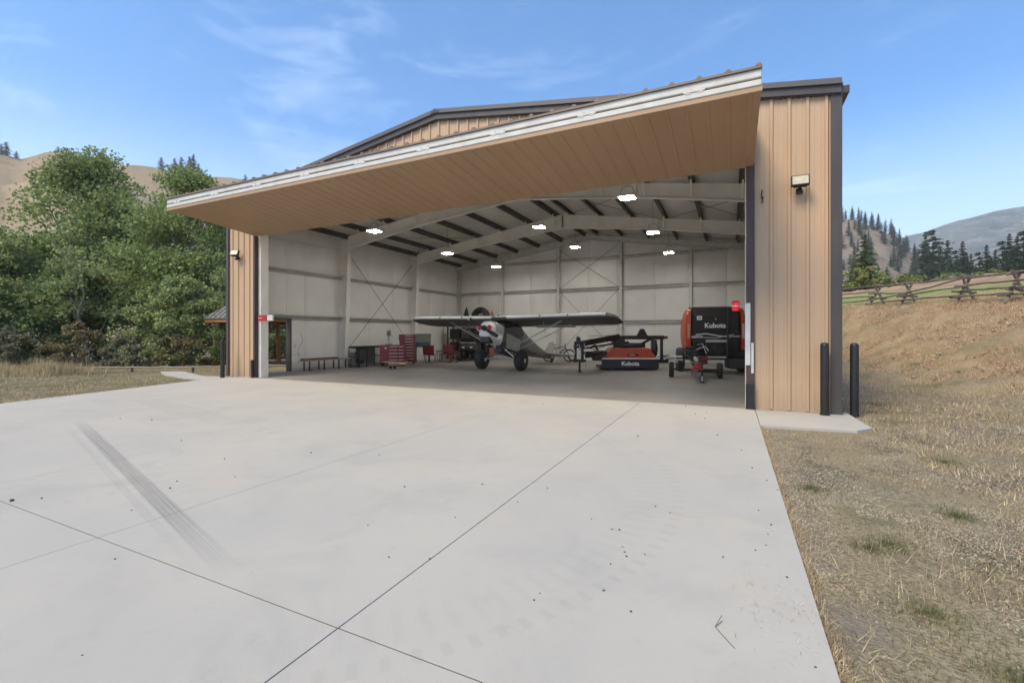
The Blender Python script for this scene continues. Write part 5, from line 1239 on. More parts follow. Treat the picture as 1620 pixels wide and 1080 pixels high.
# ------------------------------------------------------------------ vegetation
def quads_from(P, U, Wd):
    """P centres, U, Wd half vectors -> diamond-ish leaf quads"""
    n = len(P)
    V = np.empty((n, 4, 3), np.float32)
    V[:, 0] = P - U; V[:, 1] = P - Wd*.55 + U*.1; V[:, 2] = P + U; V[:, 3] = P + Wd*.55 - U*.1
    return V.reshape(-1, 3), np.arange(n*4, dtype=np.int32).reshape(-1, 4)
def rand_dirs(n, up=0.0, r=rng):
    v = r.normal(size=(n, 3)); v[:, 2] = v[:, 2]*.8 + up; return v/np.linalg.norm(v, axis=1, keepdims=True)
def leaf_cloud(C, Rr, n, size, r=rng, flat=.75):
    """leaves scattered through clumps (centre, radius), denser to their outsides"""
    C = np.asarray(C); Rr = np.asarray(Rr); w = Rr**2; w = w/w.sum()
    idx = r.choice(len(C), n, p=w)
    d = rand_dirs(n, r=r); rad = Rr[idx]*np.clip(r.random(n)**.45*1.05 + r.normal(size=n)*.08, 0, 1.25)
    P = C[idx] + d*rad[:, None]*np.array([1, 1, flat])
    U = rand_dirs(n, r=r); W_ = np.cross(U, rand_dirs(n, r=r)); W_ /= np.linalg.norm(W_, axis=1, keepdims=True)+1e-6
    s = size*(.55+.8*r.random(n))[:, None]
    return quads_from(P, U*s*.6, W_*s)
def broadleaf(name, label, cat, loc, H, crown, m, nclump=60, nleaf=16000, size=.17, group=None, trunk='bark', seed=1, lean=(0, 0), z0=.12, multi=1, shape=1.0, tr=.028):
    """crown: (rx, ry) radii; fills from z0*H to H"""
    r = np.random.default_rng(seed); t = thing(name, label, cat, loc, 0, group)
    rx, ry = crown; C = []; Rr = []
    b = MB(); tops = []
    for q in range(multi):
        a = r.random()*2*PI; off = 0 if multi == 1 else .35*rx*r.random()
        p = Vector((off*.4*math.cos(a), off*.4*math.sin(a), -.2)); tip = Vector((off*math.cos(a)+lean[0], off*math.sin(a)+lean[1], H*(.86+.08*r.random())))
        pts = [p]; 
        for k in range(1, 8):
            u = k/7; pts.append(p.lerp(tip, u) + Vector((r.normal(), r.normal(), 0))*.035*H*u*(1-u)*2)
        rad = [H*tr*(1-.9*k/7)/(multi**.4) for k in range(8)]
        b.tube(pts, rad, 8); tops.append(pts)
    for i in range(nclump):
        u = r.random()**.85; z = (z0 + (1-z0)*u)*H
        prof = math.sin(PI*min(1, .10+.90*(u**shape)))**.62 if u < .97 else .3
        a = r.random()*2*PI; q = (r.random()**.5)*prof
        c = np.array([lean[0]*u + rx*q*math.cos(a), lean[1]*u + ry*q*math.sin(a), z*.97])
        C.append(c); Rr.append((.10+.11*r.random())*min(H*.6, 2*rx)*(.75+.4*prof))
        if i % 2 == 0:
            pts = tops[i % multi]; k = min(6, max(1, int(u*7*.75))); s0 = pts[k]; e = Vector(c)
            mid = s0.lerp(e, .5) + Vector((0, 0, -.03*H)); b.tube([s0, mid, e], [H*tr*.30*(1-.7*u), H*tr*.2*(1-.7*u), H*.0015], 5)
    b.build('trunk', trunk, t, smooth=True)
    C = np.array(C); Rr = np.array(Rr)
    Vq, Fq = leaf_cloud(C, Rr, nleaf, size, r)
    # outlying sprays that break the outline
    k = nleaf//14; th = r.random(k)*2*PI; uu = r.random(k); pr = np.sin(PI*np.minimum(1, .1+.9*uu**shape))**.6
    grp = r.integers(0, max(4, k//14), k); gth = r.random(k//14+5)*2*PI; guu = r.random(k//14+5); th = gth[grp] + r.normal(size=k)*.06; uu = guu[grp]+r.normal(size=k)*.012; uu = np.clip(uu, 0, 1); pr = np.sin(PI*np.minimum(1, .1+.9*uu**shape))**.6
    P = np.stack([lean[0]*uu + rx*1.16*pr*np.cos(th), lean[1]*uu + ry*1.16*pr*np.sin(th), (z0+(1.02-z0)*uu)*H], 1) + r.normal(size=(k, 3))*.14
    U = rand_dirs(k, r=r); W_ = np.cross(U, rand_dirs(k, r=r)); W_ /= np.linalg.norm(W_, axis=1, keepdims=True)+1e-6; s = size*(.5+.7*r.random(k))[:, None]
    V2, F2 = quads_from(P, U*s*.6, W_*s)
    npmesh('crown', np.vstack([Vq, V2]), np.vstack([Fq, F2+len(Vq)]), m, t)
    return t
GRP = 'broadleaf trees left of the hangar'
broadleaf('cottonwood_tree', 'tallest cottonwood with a pale leaning trunk left of the hangar', 'tree', (-40.3, 5.8, -.5), 14.6, (3.7, 3.7), 'leaf', 84, 34000, .155, GRP, seed=3, lean=(-.6, -.2), z0=.16, tr=.017)
broadleaf('cottonwood_tree', 'broad cottonwood just left of the raised hangar door tip', 'tree', (-32.9, 7.6, -.4), 12.7, (3.6, 3.6), 'leaf', 80, 34000, .15, GRP, seed=5, z0=.16, multi=3, tr=.016)
broadleaf('cottonwood_tree', 'shorter leafy tree at the left edge of the photo', 'tree', (-39.6, .2, -.5), 8.2, (4.4, 3.8), 'leaflight', 66, 26000, .15, GRP, seed=8, z0=.12, multi=2, tr=.018)
broadleaf('alder_tree', 'dark leaved alder filling the gap between the two cottonwoods', 'tree', (-42.5, 11.5, -.5), 11.2, (4.6, 4.4), 'leafdark', 56, 20000, .16, GRP, seed=12, z0=.08)
broadleaf('alder_tree', 'dark alder below the tallest cottonwood at left', 'tree', (-35.0, 2.4, -.4), 6.0, (3.2, 2.9), 'leafdark', 60, 17000, .15, GRP, seed=14, z0=.05, multi=3)
broadleaf('alder_tree', 'low dark alder at the far left edge of the yard', 'tree', (-34.9, -1.6, -.4), 4.6, (2.8, 2.6), 'leafdark', 46, 13000, .14, GRP, seed=17, z0=.03, multi=3)
broadleaf('young_poplar_tree', 'young light green poplar in front of the broad cottonwood', 'tree', (-26.9, 3.9, -.25), 4.7, (2.7, 2.3), 'leaflight', 60, 19000, .12, GRP, seed=19, z0=.04, multi=4, shape=.8, tr=.014)
broadleaf('alder_tree', 'tall alder rising behind the narrow left pier', 'tree', (-36.5, 14.2, -.4), 11.8, (4.2, 4.0), 'leaf', 70, 24000, .18, GRP, seed=23, z0=.03, multi=2)
broadleaf('alder_tree', 'alder behind the pavilion roof', 'tree', (-29.5, 10.5, -.3), 5.6, (3.3, 3.0), 'leafdark', 50, 15000, .14, GRP, seed=29, z0=.02, multi=3)
broadleaf('young_poplar_tree', 'green tree seen through the open side door', 'tree', (-34.5, 19.5, -.4), 7.5, (3.6, 3.4), 'leaflight', 50, 14000, .16, GRP, seed=31, z0=.02, multi=3)
broadleaf('alder_tree', 'tall dark alder behind the left edge trees', 'tree', (-48.5, 4.5, -.6), 7.6, (4.4, 4.2), 'leafdark', 56, 15000, .21, GRP, seed=37, z0=.05)
broadleaf('poplar_sapling', 'slender pale trunked sapling with few leaves before the dark alders', 'tree', (-31.6, 1.9, -.3), 7.6, (1.9, 1.7), 'leaflight', 16, 1500, .13, GRP, seed=55, lean=(-1.3, -.3), z0=.35, multi=1, tr=.016)
broadleaf('poplar_sapling', 'forked pale sapling left of the pavilion', 'tree', (-25.9, 5.2, -.3), 5.6, (1.6, 1.4), 'leaflight', 16, 1500, .12, GRP, seed=58, lean=(.5, 0), z0=.3, multi=2, tr=.016)
GB = 'bushes below the trees left of the hangar'
def bush(x, y, H, rx, ry, m, lab, seed, n=6000, size=.09):
    broadleaf('bush', lab, 'bush', (x, y, -.2), H, (rx, ry), m, 26, n, size, GB, seed=seed, z0=.02, multi=4, shape=.7, tr=.012)
bush(-29.4, .6, 2.3, 1.5, 1.2, 'leafolive', 'olive brown bush under the tallest cottonwood', 41)
bush(-27.0, 1.4, 1.7, 1.4, 1.0, 'leafgrey', 'dry grey brown thicket right of the olive bush', 42, 5000)
bush(-31.4, -1.2, 1.9, 1.9, 1.2, 'leafgrey', 'dry twiggy thicket behind the golden grass', 43, 6000)
bush(-24.8, 2.6, 1.7, 1.4, 1.0, 'leafolive', 'olive bush under the young poplar', 44)
bush(-23.6, 4.6, 2.6, 1.4, 1.3, 'leafdark', 'dark bush left of the pavilion', 45)
bush(-25.6, 1.9, 1.1, 1.0, .8, 'leaflight', 'small green bush behind the low rail', 46, 3500)
bush(-33.4, -3.4, 1.7, 1.7, 1.3, 'leafdark', 'dark green bush at the left edge of the photo', 47)
bush(-28.4, 10.2, 1.7, 1.8, 1.4, 'leafolive', 'olive bush seen low through the side door', 48)

# conifers: whorled drooping branches with needle sprays
def conifer_mesh(H, Rb, seed, n=2600, open_=.25, round_=0.0, lsz=1.0):
    r = np.random.default_rng(seed); P = []; U = []; Wd = []
    lv = int(16 + H*.6)
    for i in range(lv):
        u = (i + .5*r.random())/lv; z = H*(.10 + .9*u)
        rad = Rb*((1-u)**(.8) if round_ == 0 else math.sqrt(max(0.0, 1-(max(0, u-.25)/.76)**1.7))*(.5+.5*r.random())) * (.75+.4*r.random())
        nb = r.integers(5, 8)
        for k in range(nb):
            a = r.random()*2*PI; L_ = rad*(.65+.5*r.random())
            if r.random() < open_: L_ *= .35
            m_ = max(3, int(n/(lv*6)))
            for q in np.linspace(.12, 1.0, m_):
                rr_ = L_*q; p = np.array([rr_*math.cos(a), rr_*math.sin(a), z - .18*L_*q*q + .05*r.normal()])
                P.append(p + r.normal(size=3)*.05*L_)
                s_ = H*.028*lsz*(1.15-.5*q)*(1.05-.6*u)
                d = np.array([math.cos(a+r.normal()*.7), math.sin(a+r.normal()*.7), .25*r.normal()+.15]); d /= np.linalg.norm(d)
                U.append(d*s_*1.25); w = np.cross(d, r.normal(size=3)); w /= np.linalg.norm(w)+1e-6; Wd.append(w*s_*.8)
    return quads_from(np.array(P), np.array(U), np.array(Wd))
def conifer(name, label, loc, H, Rb, seed, m='pine', group=None, **k):
    t = thing(name, label, 'tree', loc, rnd.random()*6, group)
    b = MB(); b.tube([(0, 0, -H*.06), (0, 0, H*.5), (0, 0, H*.97)], [H*.018, H*.011, H*.002], 7); b.build('trunk', 'darkbark', t)
    Vc, Fc = conifer_mesh(H, Rb, seed, **k); npmesh('crown', Vc, Fc, m, t)
    return t
def hsurf(G, az_deg, t):
    """point on a hill grid (rows = radius, cols = azimuth)"""
    return G
def on_hill(G, i, j): return Vector(G[i, j])
# hillside conifers (right): four kinds copied
hz0 = []
GHC = 'conifers scattered over the right hillside'
protos = [conifer('conifer_tree', 'dark conifer on the hazy hillside right of the hangar', (0, 0, 0), H, Rb, s_, group=GHC, n=900, open_=o_, round_=rd, lsz=1.5)
          for H, Rb, s_, o_, rd in ((15, 3.6, 1, .2, 0), (13, 3.9, 2, .3, .5), (17, 3.7, 3, .15, 0), (10, 3.2, 4, .3, .6))]
rows, cols = HR.shape[:2]
az_c = lambda px: int(np.clip((azpx(px) - (-6))/(46)*(cols-1), 0, cols-2))
placed = []
r_ = np.random.default_rng(5)
cnt = 0
r1row = (RD-170)/(700-170)*(rows-1)
for k in range(900):
    if cnt >= 175: break
    px = 1318 + r_.random()*280; row = 5 + r_.random()**.8*(r1row-4.2)
    dens = 0.5 + 0.5*math.sin(px*.043+row*.5)*math.cos(px*.021-row*.33)
    if r_.random() > dens + .08: continue
    j = (azpx(px)+6)/46*(cols-1); j0 = int(j); i0 = int(row); f = j-j0; g = row-i0
    p = (HR[i0, j0]*(1-f)*(1-g) + HR[i0, j0+1]*f*(1-g) + HR[i0+1, j0]*(1-f)*g + HR[i0+1, j0+1]*f*g)
    if any((p[0]-q[0])**2 + (p[1]-q[1])**2 < 22 for q in placed): continue
    placed.append(p)
    pr = protos[cnt % 4]; o = pr if cnt < 4 else copy_tree(pr)
    o.location = (p[0], p[1], p[2]-.3); s_ = .55+.5*r_.random(); o.scale = (s_, s_, s_*(.9+.25*r_.random())); o.rotation_euler = (0, 0, r_.random()*6.28); cnt += 1
# ridge crest pines on the right hillside, each placed by hand along the skyline
for k, (px, H, kind) in enumerate([(1341, 8, 3), (1352, 17, 0), (1358, 15, 1), (1364, 17, 2), (1371, 14, 1), (1376, 15, 0), (1386, 18, 2), (1396, 19, 2), (1410, 16, 1), (1416, 17, 1), (1422, 15, 3), (1429, 17, 0), (1437, 16, 1), (1444, 13, 3), (1450, 12, 2)]):
    j = (azpx(px)+6)/46*(cols-1); j0 = int(j); i0 = int(r1row); p = HR[i0, j0]
    o = copy_tree(protos[kind]); o['group'] = 'conifers on the crest of the right hillside'; o['label'] = 'conifer on the skyline crest of the right hillside'
    f = .72*H/(15, 13, 17, 10)[kind]; o.location = (p[0], p[1], p[2]-.6); o.scale = (f, f, f); o.rotation_euler = (0, 0, k*1.3)
# dark conifer belt beyond the dry mound
GBL = 'dark conifers beyond the dry mound'
bp_ = [conifer('conifer_tree', 'tall dark conifer in the belt beyond the dry mound', (0, 0, 0), H, Rb, s_, m=mm_, group=GBL, n=2200, open_=.15, round_=rd, lsz=1.25)
       for H, Rb, s_, rd, mm_ in ((19, 4.3, 21, 0, 'pine'), (17, 4.6, 22, .4, 'pine'), (21, 4.4, 23, 0, 'pine'))]
first = [True]*3
for k, (px, top, dist) in enumerate([(1464, 364, 190), (1476, 362, 185), (1488, 392, 175), (1499, 378, 170), (1512, 395, 160), (1523, 380, 150), (1536, 400, 165), (1549, 398, 150), (1561, 386, 150), (1574, 396, 160), (1586, 380, 150), (1597, 368, 145), (1609, 372, 140), (1619, 364, 140), (1632, 375, 140), (1650, 370, 145), (1505, 410, 140), (1530, 408, 135), (1568, 405, 130), (1592, 402, 125), (1483, 415, 150)]):
    off = math.atan((px-810)/723.2); az = R(azpx(px)); x = -.43 + dist*math.sin(az); y = -10.43 + dist*math.cos(az)
    zt_ = zpx(px, top, dist); H = 20.0 - (k % 3)*1.5; q = k % 3; o = bp_[q] if first[q] else copy_tree(bp_[q]); first[q] = False
    base = 8.0; Ht = max(8, zt_ - base + 1); s_ = Ht/(19, 17, 21)[q]
    o.location = (x, y, zt_-Ht); o.scale = (s_*.9, s_*.9, s_); o.rotation_euler = (0, 0, k*2.1)
# near green pine and meadow bushes
conifer('pine_tree', 'bright green pine above the rail fence nearest the hangar', (17.2, 72.0, 5.2), 11.0, 3.4, 51, m='pinegreen', n=7000, open_=.3, lsz=.95)
def mbush(x, y, z, H, rx, m, lab, s_, n=5000, size=.3):
    broadleaf('bush', lab, 'bush', (x, y, z), H, (rx, rx), m, 30, n, size, 'bushes beyond the rail fence', seed=s_, z0=.02, multi=3, shape=.7, tr=.012)
mbush(15.2, 64.0, 4.6, 5.6, 3.4, 'bush', 'leafy green bush below the bright green pine', 61, 8000)
mbush(12.2, 66.0, 4.4, 4.0, 2.6, 'leafolive', 'olive bush next to the hangar corner beyond the fence', 62)
mbush(20.2, 66.0, 5.0, 4.2, 3.4, 'bush', 'yellowish bush right of the bright green pine', 63, 7000)
mbush(25.0, 76.0, 6.0, 4.4, 4.4, 'bush', 'broad pale green bush beyond the fence', 64, 8000)
mbush(31.5, 84.0, 7.2, 3.8, 4.0, 'leafgrey', 'grey green bush left of the dry mound', 65, 7000)
mbush(37.5, 90.0, 8.2, 3.8, 3.8, 'bush', 'round green bush at the foot of the dark conifers', 66, 7000)
mbush(35.0, 96.0, 8.0, 4.2, 3.8, 'leafdark', 'dark bush at the foot of the dark conifers', 67, 6000)
# ridge trees on the bare hill at left
def ridge_tree(px, base_py, H, Rb, lab, s_, kind=.7, dist=LD):
    az = R(azpx(px)); p0 = None; cols_ = HL.shape[1]; j = (math.degrees(az)+120)/125*(cols_-1); i = int(round((LD-110)/(760-110)*(HL.shape[0]-1)))
    p = HL[i, int(j)]*(1-(j-int(j))) + HL[i, min(cols_-1, int(j)+1)]*(j-int(j))
    conifer('pine_tree', lab, (p[0], p[1], p[2]-.6), H, Rb, s_, group='small pines on the bare ridge', n=1500, open_=.2, round_=kind, lsz=1.6)
ridge_tree(161, 252, 10.5, 4.2, 'lone round pine on the bare ridge above the tallest cottonwood', 71)
ridge_tree(10, 238, 9, 4.0, 'pine at the left end of the bare ridge', 72)
ridge_tree(2, 238, 7, 3.4, 'smaller pine at the very left of the bare ridge', 73)
ridge_tree(26, 240, 5, 2.6, 'small pine in the notch of the bare ridge', 74)
ridge_tree(92, 240, 4, 2.6, 'tiny pine on the rounded top of the bare ridge', 75)
ridge_tree(388, 280, 5, 2.6, 'small pine on the ridge just above the hangar door', 76)
ridge_tree(415, 282, 7, 3.0, 'slender pine on the ridge just above the hangar door', 77, 0)
for k, (px, H) in enumerate(((277, 11), (287, 13), (300, 15), (306, 17), (314, 10), (255, 9))):
    ridge_tree(px, 262, H, 3.6, ['dark ridge pine left of the pair above the broad cottonwood', 'dark ridge pine above the broad cottonwood', 'dense dark pine on the ridge above the broad cottonwood', 'tallest dark pine on the ridge above the broad cottonwood', 'low dark pine right of the tallest ridge pine', 'low dark pine between the cottonwoods on the ridge'][k], 80+k, .3)

# ------------------------------------------------------------------ buck and rail fence on the bank
def gz(x, y): return float(ground_h(np.array([x]), np.array([y]))[0])
FE = thing('rail_fence', 'weathered log buck and rail fence along the top of the bank', 'fence', (8.0, 15.0, gz(8, 15)))
def fpart(b, name): b.v = [(v[0]-8.0, v[1]-15.0, v[2]-FE.location.z) for v in b.v]; return b.build(name, 'wood', FE, smooth=True)
FP = [(3.2, 27.5), (4.9, 23.0), (6.35, 18.8), (7.1, 17.0), (8.35, 14.75), (9.05, 12.75), (10.6, 10.4), (12.6, 8.0)]
def log(b, p, q, r0, r1=None, n=7, seed=0):
    r = random.Random(seed); r1 = r1 or r0; p = Vector(p); q = Vector(q); pts = []; rr = []
    for k in range(7):
        u = k/6; pts.append(p.lerp(q, u) + Vector((r.uniform(-1, 1), r.uniform(-1, 1), r.uniform(-1, 1)))*.022*(0 if k in (0, 6) else 1)); rr.append((r0+(r1-r0)*u)*r.uniform(.88, 1.12))
    b.tube(pts, rr, n)
sd_ = 0
for i, (x, y) in enumerate(FP):
    z = gz(x, y); dx, dy = (FP[min(i+1, len(FP)-1)][0]-FP[max(i-1, 0)][0]), (FP[min(i+1, len(FP)-1)][1]-FP[max(i-1, 0)][1]); Ld = math.hypot(dx, dy); nx_, ny_ = -dy/Ld, dx/Ld
    for s_ in (-1, 1):
        b = MB(); log(b, (x-nx_*.48*s_ + .05*dx/Ld*s_, y-ny_*.48*s_, z-.10), (x+nx_*.20*s_, y+ny_*.20*s_, z+1.10), .062, .048, seed=sd_); sd_ += 1; fpart(b, 'post')
    b = MB(); log(b, (x-nx_*.40, y-ny_*.40, z+.42), (x+nx_*.40, y+ny_*.40, z+.40), .05, seed=sd_); sd_ += 1; fpart(b, 'cross_pole')
for i in range(len(FP)-1):
    (x0, y0), (x1, y1) = FP[i], FP[i+1]; z0, z1 = gz(x0, y0), gz(x1, y1); dx, dy = x1-x0, y1-y0; Ld = math.hypot(dx, dy); nx_, ny_ = -dy/Ld, dx/Ld; ex_ = .3/Ld
    hs = [(1.02, 1.04, .02), (.70, .72, .20), (.46, .50, .30), (.22, .26, .38)]
    if i == 3: hs = [(1.02, 1.04, .02), (.52, .95, .26), (.42, .62, .30), (.20, .30, .36)]
    if i == 2: hs = [(1.02, 1.0, .02), (.66, .55, .22), (.36, .48, .30), (.12, .24, .38)]
    for k, (ha, hb_, o_) in enumerate(hs):
        jt = rnd.uniform(-.04, .04)
        a = (x0-dx*ex_+nx_*o_*-1, y0-dy*ex_-ny_*o_, z0+ha+jt); c_ = (x1+dx*ex_-nx_*o_, y1+dy*ex_-ny_*o_, z1+hb_-jt)
        b = MB(); log(b, a, c_, .045, .034, seed=100+sd_); sd_ += 1; fpart(b, 'rail')
# low rail of the yard edge at left
t = thing('low_rail', 'low pale pole rail along the far edge of the yard at left', 'rail', (-20.6, 0.4, 0))
pts = [(-24.6, -1.5), (-22.4, -.35), (-20.4, .85), (-19.0, 1.9), (-17.4, 3.0)]
for k in range(4):
    b = MB(); log(b, (pts[k][0]+20.6, pts[k][1]-.4, .16), (pts[k+1][0]+20.6, pts[k+1][1]-.4, .16), .035, seed=300+k); b.build('rail', 'plank', t, smooth=True)
for k in range(5):
    b = MB(); b.box(pts[k][0]+20.6-.04, pts[k][0]+20.6+.04, pts[k][1]-.4-.04, pts[k][1]-.4+.04, -.1, .13); b.build('post', 'wood', t)

# ------------------------------------------------------------------ grass, gravel, stones
def blades(P, h, w, lean, r, curve=.0):
    n = len(P); th = r.random(n)*2*PI; dirx = np.stack([np.cos(th), np.sin(th), np.zeros(n)], 1)
    la = r.random(n)*2*PI; ll = np.abs(r.normal(size=n))*lean
    hh = (h*(.4+.9*r.random(n)))[:, None]
    up = np.stack([np.cos(la)*ll, np.sin(la)*ll, np.ones(n)], 1); up /= np.linalg.norm(up, axis=1, keepdims=True)
    V = np.empty((n, 3, 3), np.float32); V[:, 0] = P - dirx*w; V[:, 1] = P + dirx*w; V[:, 2] = P + up*hh
    return V.reshape(-1, 3), np.arange(n*3, dtype=np.int32).reshape(-1, 3)
r = np.random.default_rng(77)
def ok_ground(x, y):
    pad = (x < 1.64) & (y > -1.84) & (y < .4)
    apron = x < .012
    bld = (x < 1.55) & (y > -.1)
    return ~(pad | apron | bld)
def scatter(n, x0, x1, y0, y1, dens=None):
    x = x0 + (x1-x0)*r.random(n); y = y0 + (y1-y0)*r.random(n)
    k = ok_ground(x, y)
    if dens is not None: k &= r.random(n) < dens(x, y)
    x, y = x[k], y[k]; return np.stack([x, y, ground_h(x, y) + .0], 1)
def clumpy(s, thr, seed):
    def f(x, y):
        a = np.array([noise.noise(Vector((float(u)*s, float(v)*s, seed))) for u, v in zip(x, y)]); return np.clip((a-thr)*3+.25, 0.03, 1)
    return f
def falloff(x, y): return np.clip(1.6 - np.hypot(x+.43, y+10.4)/9, .12, 1)
def mult(f, g): return lambda x, y: f(x, y)*g(x, y)
P1 = scatter(210000, 0.0, 6.0, -10.5, 3.0, mult(clumpy(2.2, -.05, 1.5), falloff))
P2 = scatter(90000, 1.6, 15.0, -6.0, 20.0)
V1, F1 = blades(P1, .030, .0022, 2.0, r); V2, F2 = blades(P2, .09, .005, 1.0, r)
P3 = scatter(9000, 0.0, 3.0, -10.4, -5.5, mult(clumpy(1.2, .1, 9.5), falloff)); V3, F3 = blades(P3, .13, .002, 3.0, r)
edge = np.stack([np.abs(r.normal(size=6000))*.035, -10.4+8.6*r.random(6000), np.full(6000, -.05)], 1); V4, F4 = blades(edge, .06, .0022, 1.2, r)
Vs = [V1, V2, V3, V4]; Fs = [F1, F2, F3, F4]; o_ = 0; FF = []
for v, f in zip(Vs, Fs): FF.append(f+o_); o_ += len(v)
tag(npmesh('grass', np.vstack(Vs), np.vstack(FF), 'strawgrass'), 'short dry straw grass growing through the gravel', 'grass', kind='stuff')
# rust coloured grass fringe on the bank
Pb = scatter(90000, 2.2, 16.0, 0.0, 22.0, lambda x, y: (ground_h(x, y) > .15)*np.clip(.25+.75*sstep(1.6, 2.9, ground_h(x, y)), 0, 1)*(ground_h(x, y) < 3.4))
hv = np.array([.3 + 1.4*max(0, .4+noise.noise(Vector((float(q[0])*1.6, float(q[1])*1.6, 15)))) for q in Pb])
V5, F5 = blades(Pb, .19*hv, .006, .6, r)
tag(npmesh('bank_grass', V5, F5, 'redgrass'), 'rust coloured dry grass covering the bank', 'grass', kind='stuff')
Pd = np.vstack([scatter(30000, 2.2, 14.0, -3.0, 19.0, clumpy(1.3, .12, 41.0)), scatter(26000, 0.0, 5.0, -10.4, 3.0, mult(clumpy(1.7, .05, 44.0), falloff))])
V10, F10 = blades(Pd, .055, .0032, 1.2, r)
tag(npmesh('olive_weeds', V10, F10, mat('olive brown weeds', (.17, .15, .08), .8, c2=(.11, .10, .055), scale=2, island=.4)), 'olive brown weed patches between the straw', 'weeds', kind='stuff')
Pe = scatter(80000, 2.2, 15.0, -3.0, 21.0, lambda x, y: (ground_h(x, y) > .05)*(ground_h(x, y) < 3.0)*clumpy(1.1, -.15, 61.0)(x, y))
hv = np.array([.5 + 1.2*max(0, .4+noise.noise(Vector((float(q[0])*2.1, float(q[1])*2.1, 25)))) for q in Pe])
V11, F11 = blades(Pe, .15*hv, .0055, 1.0, r)
tag(npmesh('bank_straw', V11, F11, mat('golden bank straw', (.58, .47, .28), .8, c2=(.40, .29, .16), scale=.9, island=.45)), 'golden straw grass over the lower bank', 'grass', kind='stuff')
# green tufts
cs = [(.80, -7.72, .5), (1.15, -7.5, .3), (.62, -6.2, .16), (.47, -6.35, .10), (.56, -7.15, .14), (.75, -7.65, .16), (1.3, -5.3, .12), (2.1, .8, .7), (2.4, 2.2, .8), (.3, -5.0, .1), (1.9, -3.2, .2), (.9, -7.9, .12), (5.2, 9.5, .35)]
PG = []
for x, y, q in cs:
    n = int(420 + q*1500); a = r.random(n)*2*PI; d = np.abs(r.normal(size=n))*q*.85; xx, yy = x+d*np.cos(a), y+d*np.sin(a); k = ok_ground(xx, yy); xx, yy = xx[k], yy[k]; PG.append(np.stack([xx, yy, ground_h(xx, yy)], 1))
V6, F6 = blades(np.vstack(PG), .05, .0025, 1.0, r)
tag(npmesh('green_grass', V6, F6, 'greengrass'), 'green grass tufts in the dry ground', 'grass', kind='stuff')
# tall golden grass at left
n = 34000; uu = r.random(n); xx = -23.3 - 9*uu + r.normal(size=n)*.5; yy = -2.6 - 3.6*uu + r.normal(size=n)*.45 + .9
k = (np.sin(xx*2.3)+np.sin(xx*5.1+1)+r.normal(size=n)*.8) > -.6; PT = np.stack([xx[k], yy[k], ground_h(xx[k], yy[k])], 1)
hv = np.array([.35 + .9*max(0, .5+noise.noise(Vector((float(q[0])*1.1, float(q[1])*1.1, 5)))) for q in PT])
V7, F7 = blades(PT, .52*hv, .006, .5, r)
tag(npmesh('tall_grass', V7, F7, 'tallgrass'), 'tall golden grass in front of the trees at left', 'grass', kind='stuff')
n = 60000; xx = -36 + 21.5*r.random(n); yy = -9 + 12*r.random(n); le = np.interp(yy, [-30, -9, -6.28, -3.6, -1.7, -1.15, 6], [-8.5, -13.4, -14.75, -15.5, -16.0, -16.35, -16.8]); k = (xx < le-.03) & ~((yy > -1.15) & (xx > -21.0) & (yy < .9)) & ~((xx > -17.0) & (yy > -.1)); xx, yy = xx[k], yy[k]
V8, F8 = blades(np.stack([xx, yy, ground_h(xx, yy)], 1), .06, .006, 1.2, r)
tag(npmesh('verge_grass', V8, F8, 'strawgrass'), 'short dry grass on the left verge', 'grass', kind='stuff')
# gravel: small faceted stones
def stones(P, s):
    n = len(P); base = np.array([(1, 0, 0), (-1, 0, 0), (0, 1, 0), (0, -1, 0), (0, 0, .7), (0, 0, -.7)]); q = r.random((n, 1, 1))*.9+.5
    V = base[None]*(.7+.6*r.random((n, 6, 3)))*s*q; a = r.random(n)*2*PI; ca, sa = np.cos(a)[:, None], np.sin(a)[:, None]
    X_, Y_ = V[:, :, 0]*ca - V[:, :, 1]*sa, V[:, :, 0]*sa + V[:, :, 1]*ca; V = np.stack([X_, Y_, V[:, :, 2]], 2) + P[:, None, :]
    f = np.array([(0, 2, 4), (2, 1, 4), (1, 3, 4), (3, 0, 4), (2, 0, 5), (1, 2, 5), (3, 1, 5), (0, 3, 5)]); F = (np.arange(n)[:, None, None]*6 + f[None]).reshape(-1, 3)
    return V.reshape(-1, 3), F
G1 = scatter(150000, 0.0, 5.5, -10.4, 2.5, mult(clumpy(1.1, -.3, 30.5), falloff)); Va, Fa = stones(G1, .011)
G2 = scatter(3500, 2.2, 13.0, 1.0, 19.0, lambda x, y: (ground_h(x, y) > .15)*1.0); Vb, Fb = stones(G2, .045)
tag(npmesh('gravel', Va, Fa, 'stone'), 'grey brown gravel showing between the dry grass', 'gravel', kind='stuff')
tag(npmesh('bank_stones', Vb, Fb, mat('pale bank stone', (.36, .30, .22), .9, island=.35)), 'pale stones and clods strewn over the bank', 'stones', kind='stuff')
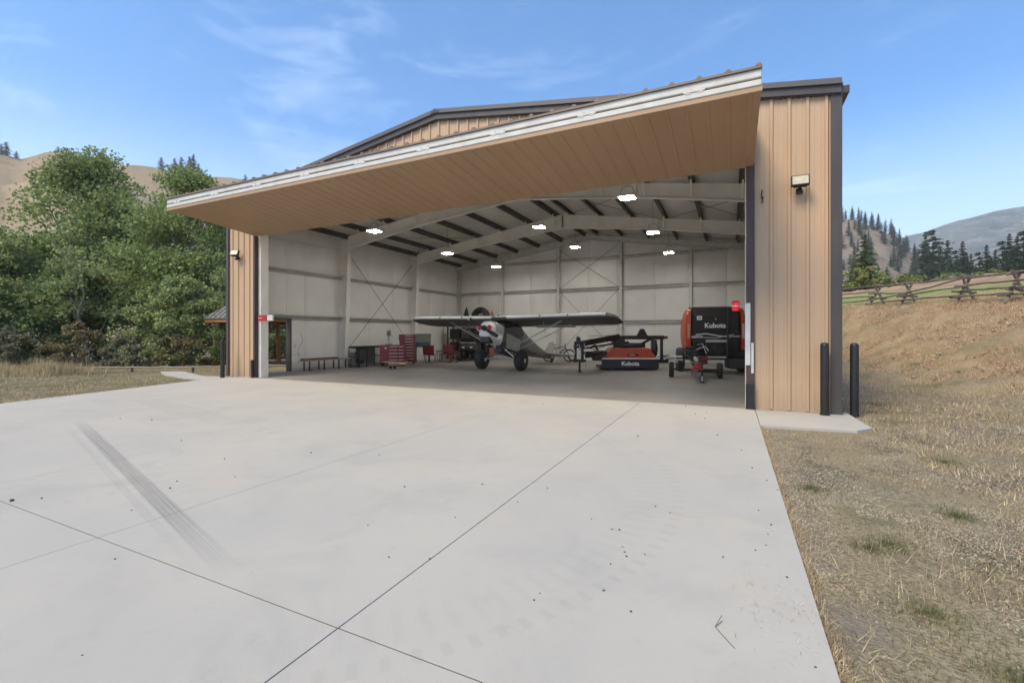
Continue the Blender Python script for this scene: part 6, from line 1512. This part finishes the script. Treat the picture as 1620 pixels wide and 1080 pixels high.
# loose pebbles on the apron, each its own object
import bmesh
pv = []
for s_ in range(3):
    bm = bmesh.new(); bmesh.ops.create_icosphere(bm, subdivisions=2, radius=1)
    for v in bm.verts: v.co *= 1 + .22*noise.noise(v.co*1.3 + Vector((s_*5, 0, 0))); v.co.z *= .6
    me = bpy.data.meshes.new('pebble'); bm.to_mesh(me); bm.free(); me.materials.append(M['darkstone']); pv.append(me)
spots = [(-6.27, -8.66, .019)]
PXY = [(985, 865), (988, 873), (991, 880), (1020, 877), (966, 892), (955, 934), (854, 938), (845, 949), (998, 967), (936, 821), (968, 837), (980, 838), (819, 794), (866, 772), (680, 884), (720, 818), (615, 881), (763, 766), (1060, 811), (1037, 801), (1230, 735), (1115, 662), (1085, 643), (1009, 690), (1118, 653), (1144, 881), (1190, 740), (1230, 775), (1200, 807), (1220, 830), (1212, 862), (1195, 870), (1245, 913), (287, 697), (355, 726), (492, 716), (372, 754), (280, 761), (269, 772), (208, 807), (182, 884), (66, 788), (130, 1036), (190, 662), (240, 665), (600, 720), (860, 640), (640, 770), (582, 831), (1290, 1055), (1320, 1070), (1215, 845), (1100, 655), (1135, 688), (1173, 712), (1213, 760)]
f_, yaw_ = 723.2, .4468
for k, (px, py) in enumerate(PXY):
    dep = f_*1.5/(py-528.8); lat = (px-810)/f_*dep; spots.append((-.427-math.sin(yaw_)*dep+math.cos(yaw_)*lat, -10.426+math.cos(yaw_)*dep+math.sin(yaw_)*lat, .0024*dep**.7 + .0014*(k % 3)))
for k, (x, y, s_) in enumerate(spots):
    if x > -.02: continue
    o = bpy.data.objects.new('pebble', pv[k % 3]); COL.objects.link(o); o.location = (x, y, s_*.45); o.scale = (s_, s_*.8, s_); o.rotation_euler = (0, 0, k*1.7)
    tag(o, 'small dark pebble lying loose on the concrete apron', 'pebble', 'loose pebbles on the apron')
b = MB(); b.tube([(-.47, -7.80, .006), (-.50, -7.87, .008), (-.46, -7.93, .006), (-.41, -8.0, .004)], .0014, 5); b.tube([(-.50, -7.87, .008), (-.47, -7.79, .03)], .0015, 5)
tag(b.build('twig', 'darkbark'), 'thin bent twig lying on the apron', 'twig')
n = 240; a = r.random(n)*2*PI; P = np.stack([-.14+.16*r.normal(size=n), -7.55+.22*r.normal(size=n), .004+.012*r.random(n)], 1); P = P[P[:, 0] < -.01]
V9, F9 = blades(P, .03, .0018, 5.0, r)
tag(npmesh('dry_weed_litter', V9, F9, 'strawgrass'), 'scattered dry weed bits at the apron edge', 'litter', kind='stuff')

# ------------------------------------------------------------------ haze
hm = bpy.data.materials.new('haze'); hm.use_nodes = True; N, L = nodes(hm)
N.remove(N['Principled BSDF']); pv_ = N.new('ShaderNodeVolumePrincipled'); pv_.inputs['Color'].default_value = (.92, .955, 1.0, 1)
pv_.inputs['Density'].default_value = HAZE
pv_.inputs['Anisotropy'].default_value = 0.2
L.new(pv_.outputs[0], N['Material Output'].inputs['Volume'])
b = MB(); b.box(-4200, 4200, -4200, 4200, -8, 720); hzb = b.build('haze', hm); tag(hzb, 'thin pale smoke haze', kind='stuff')
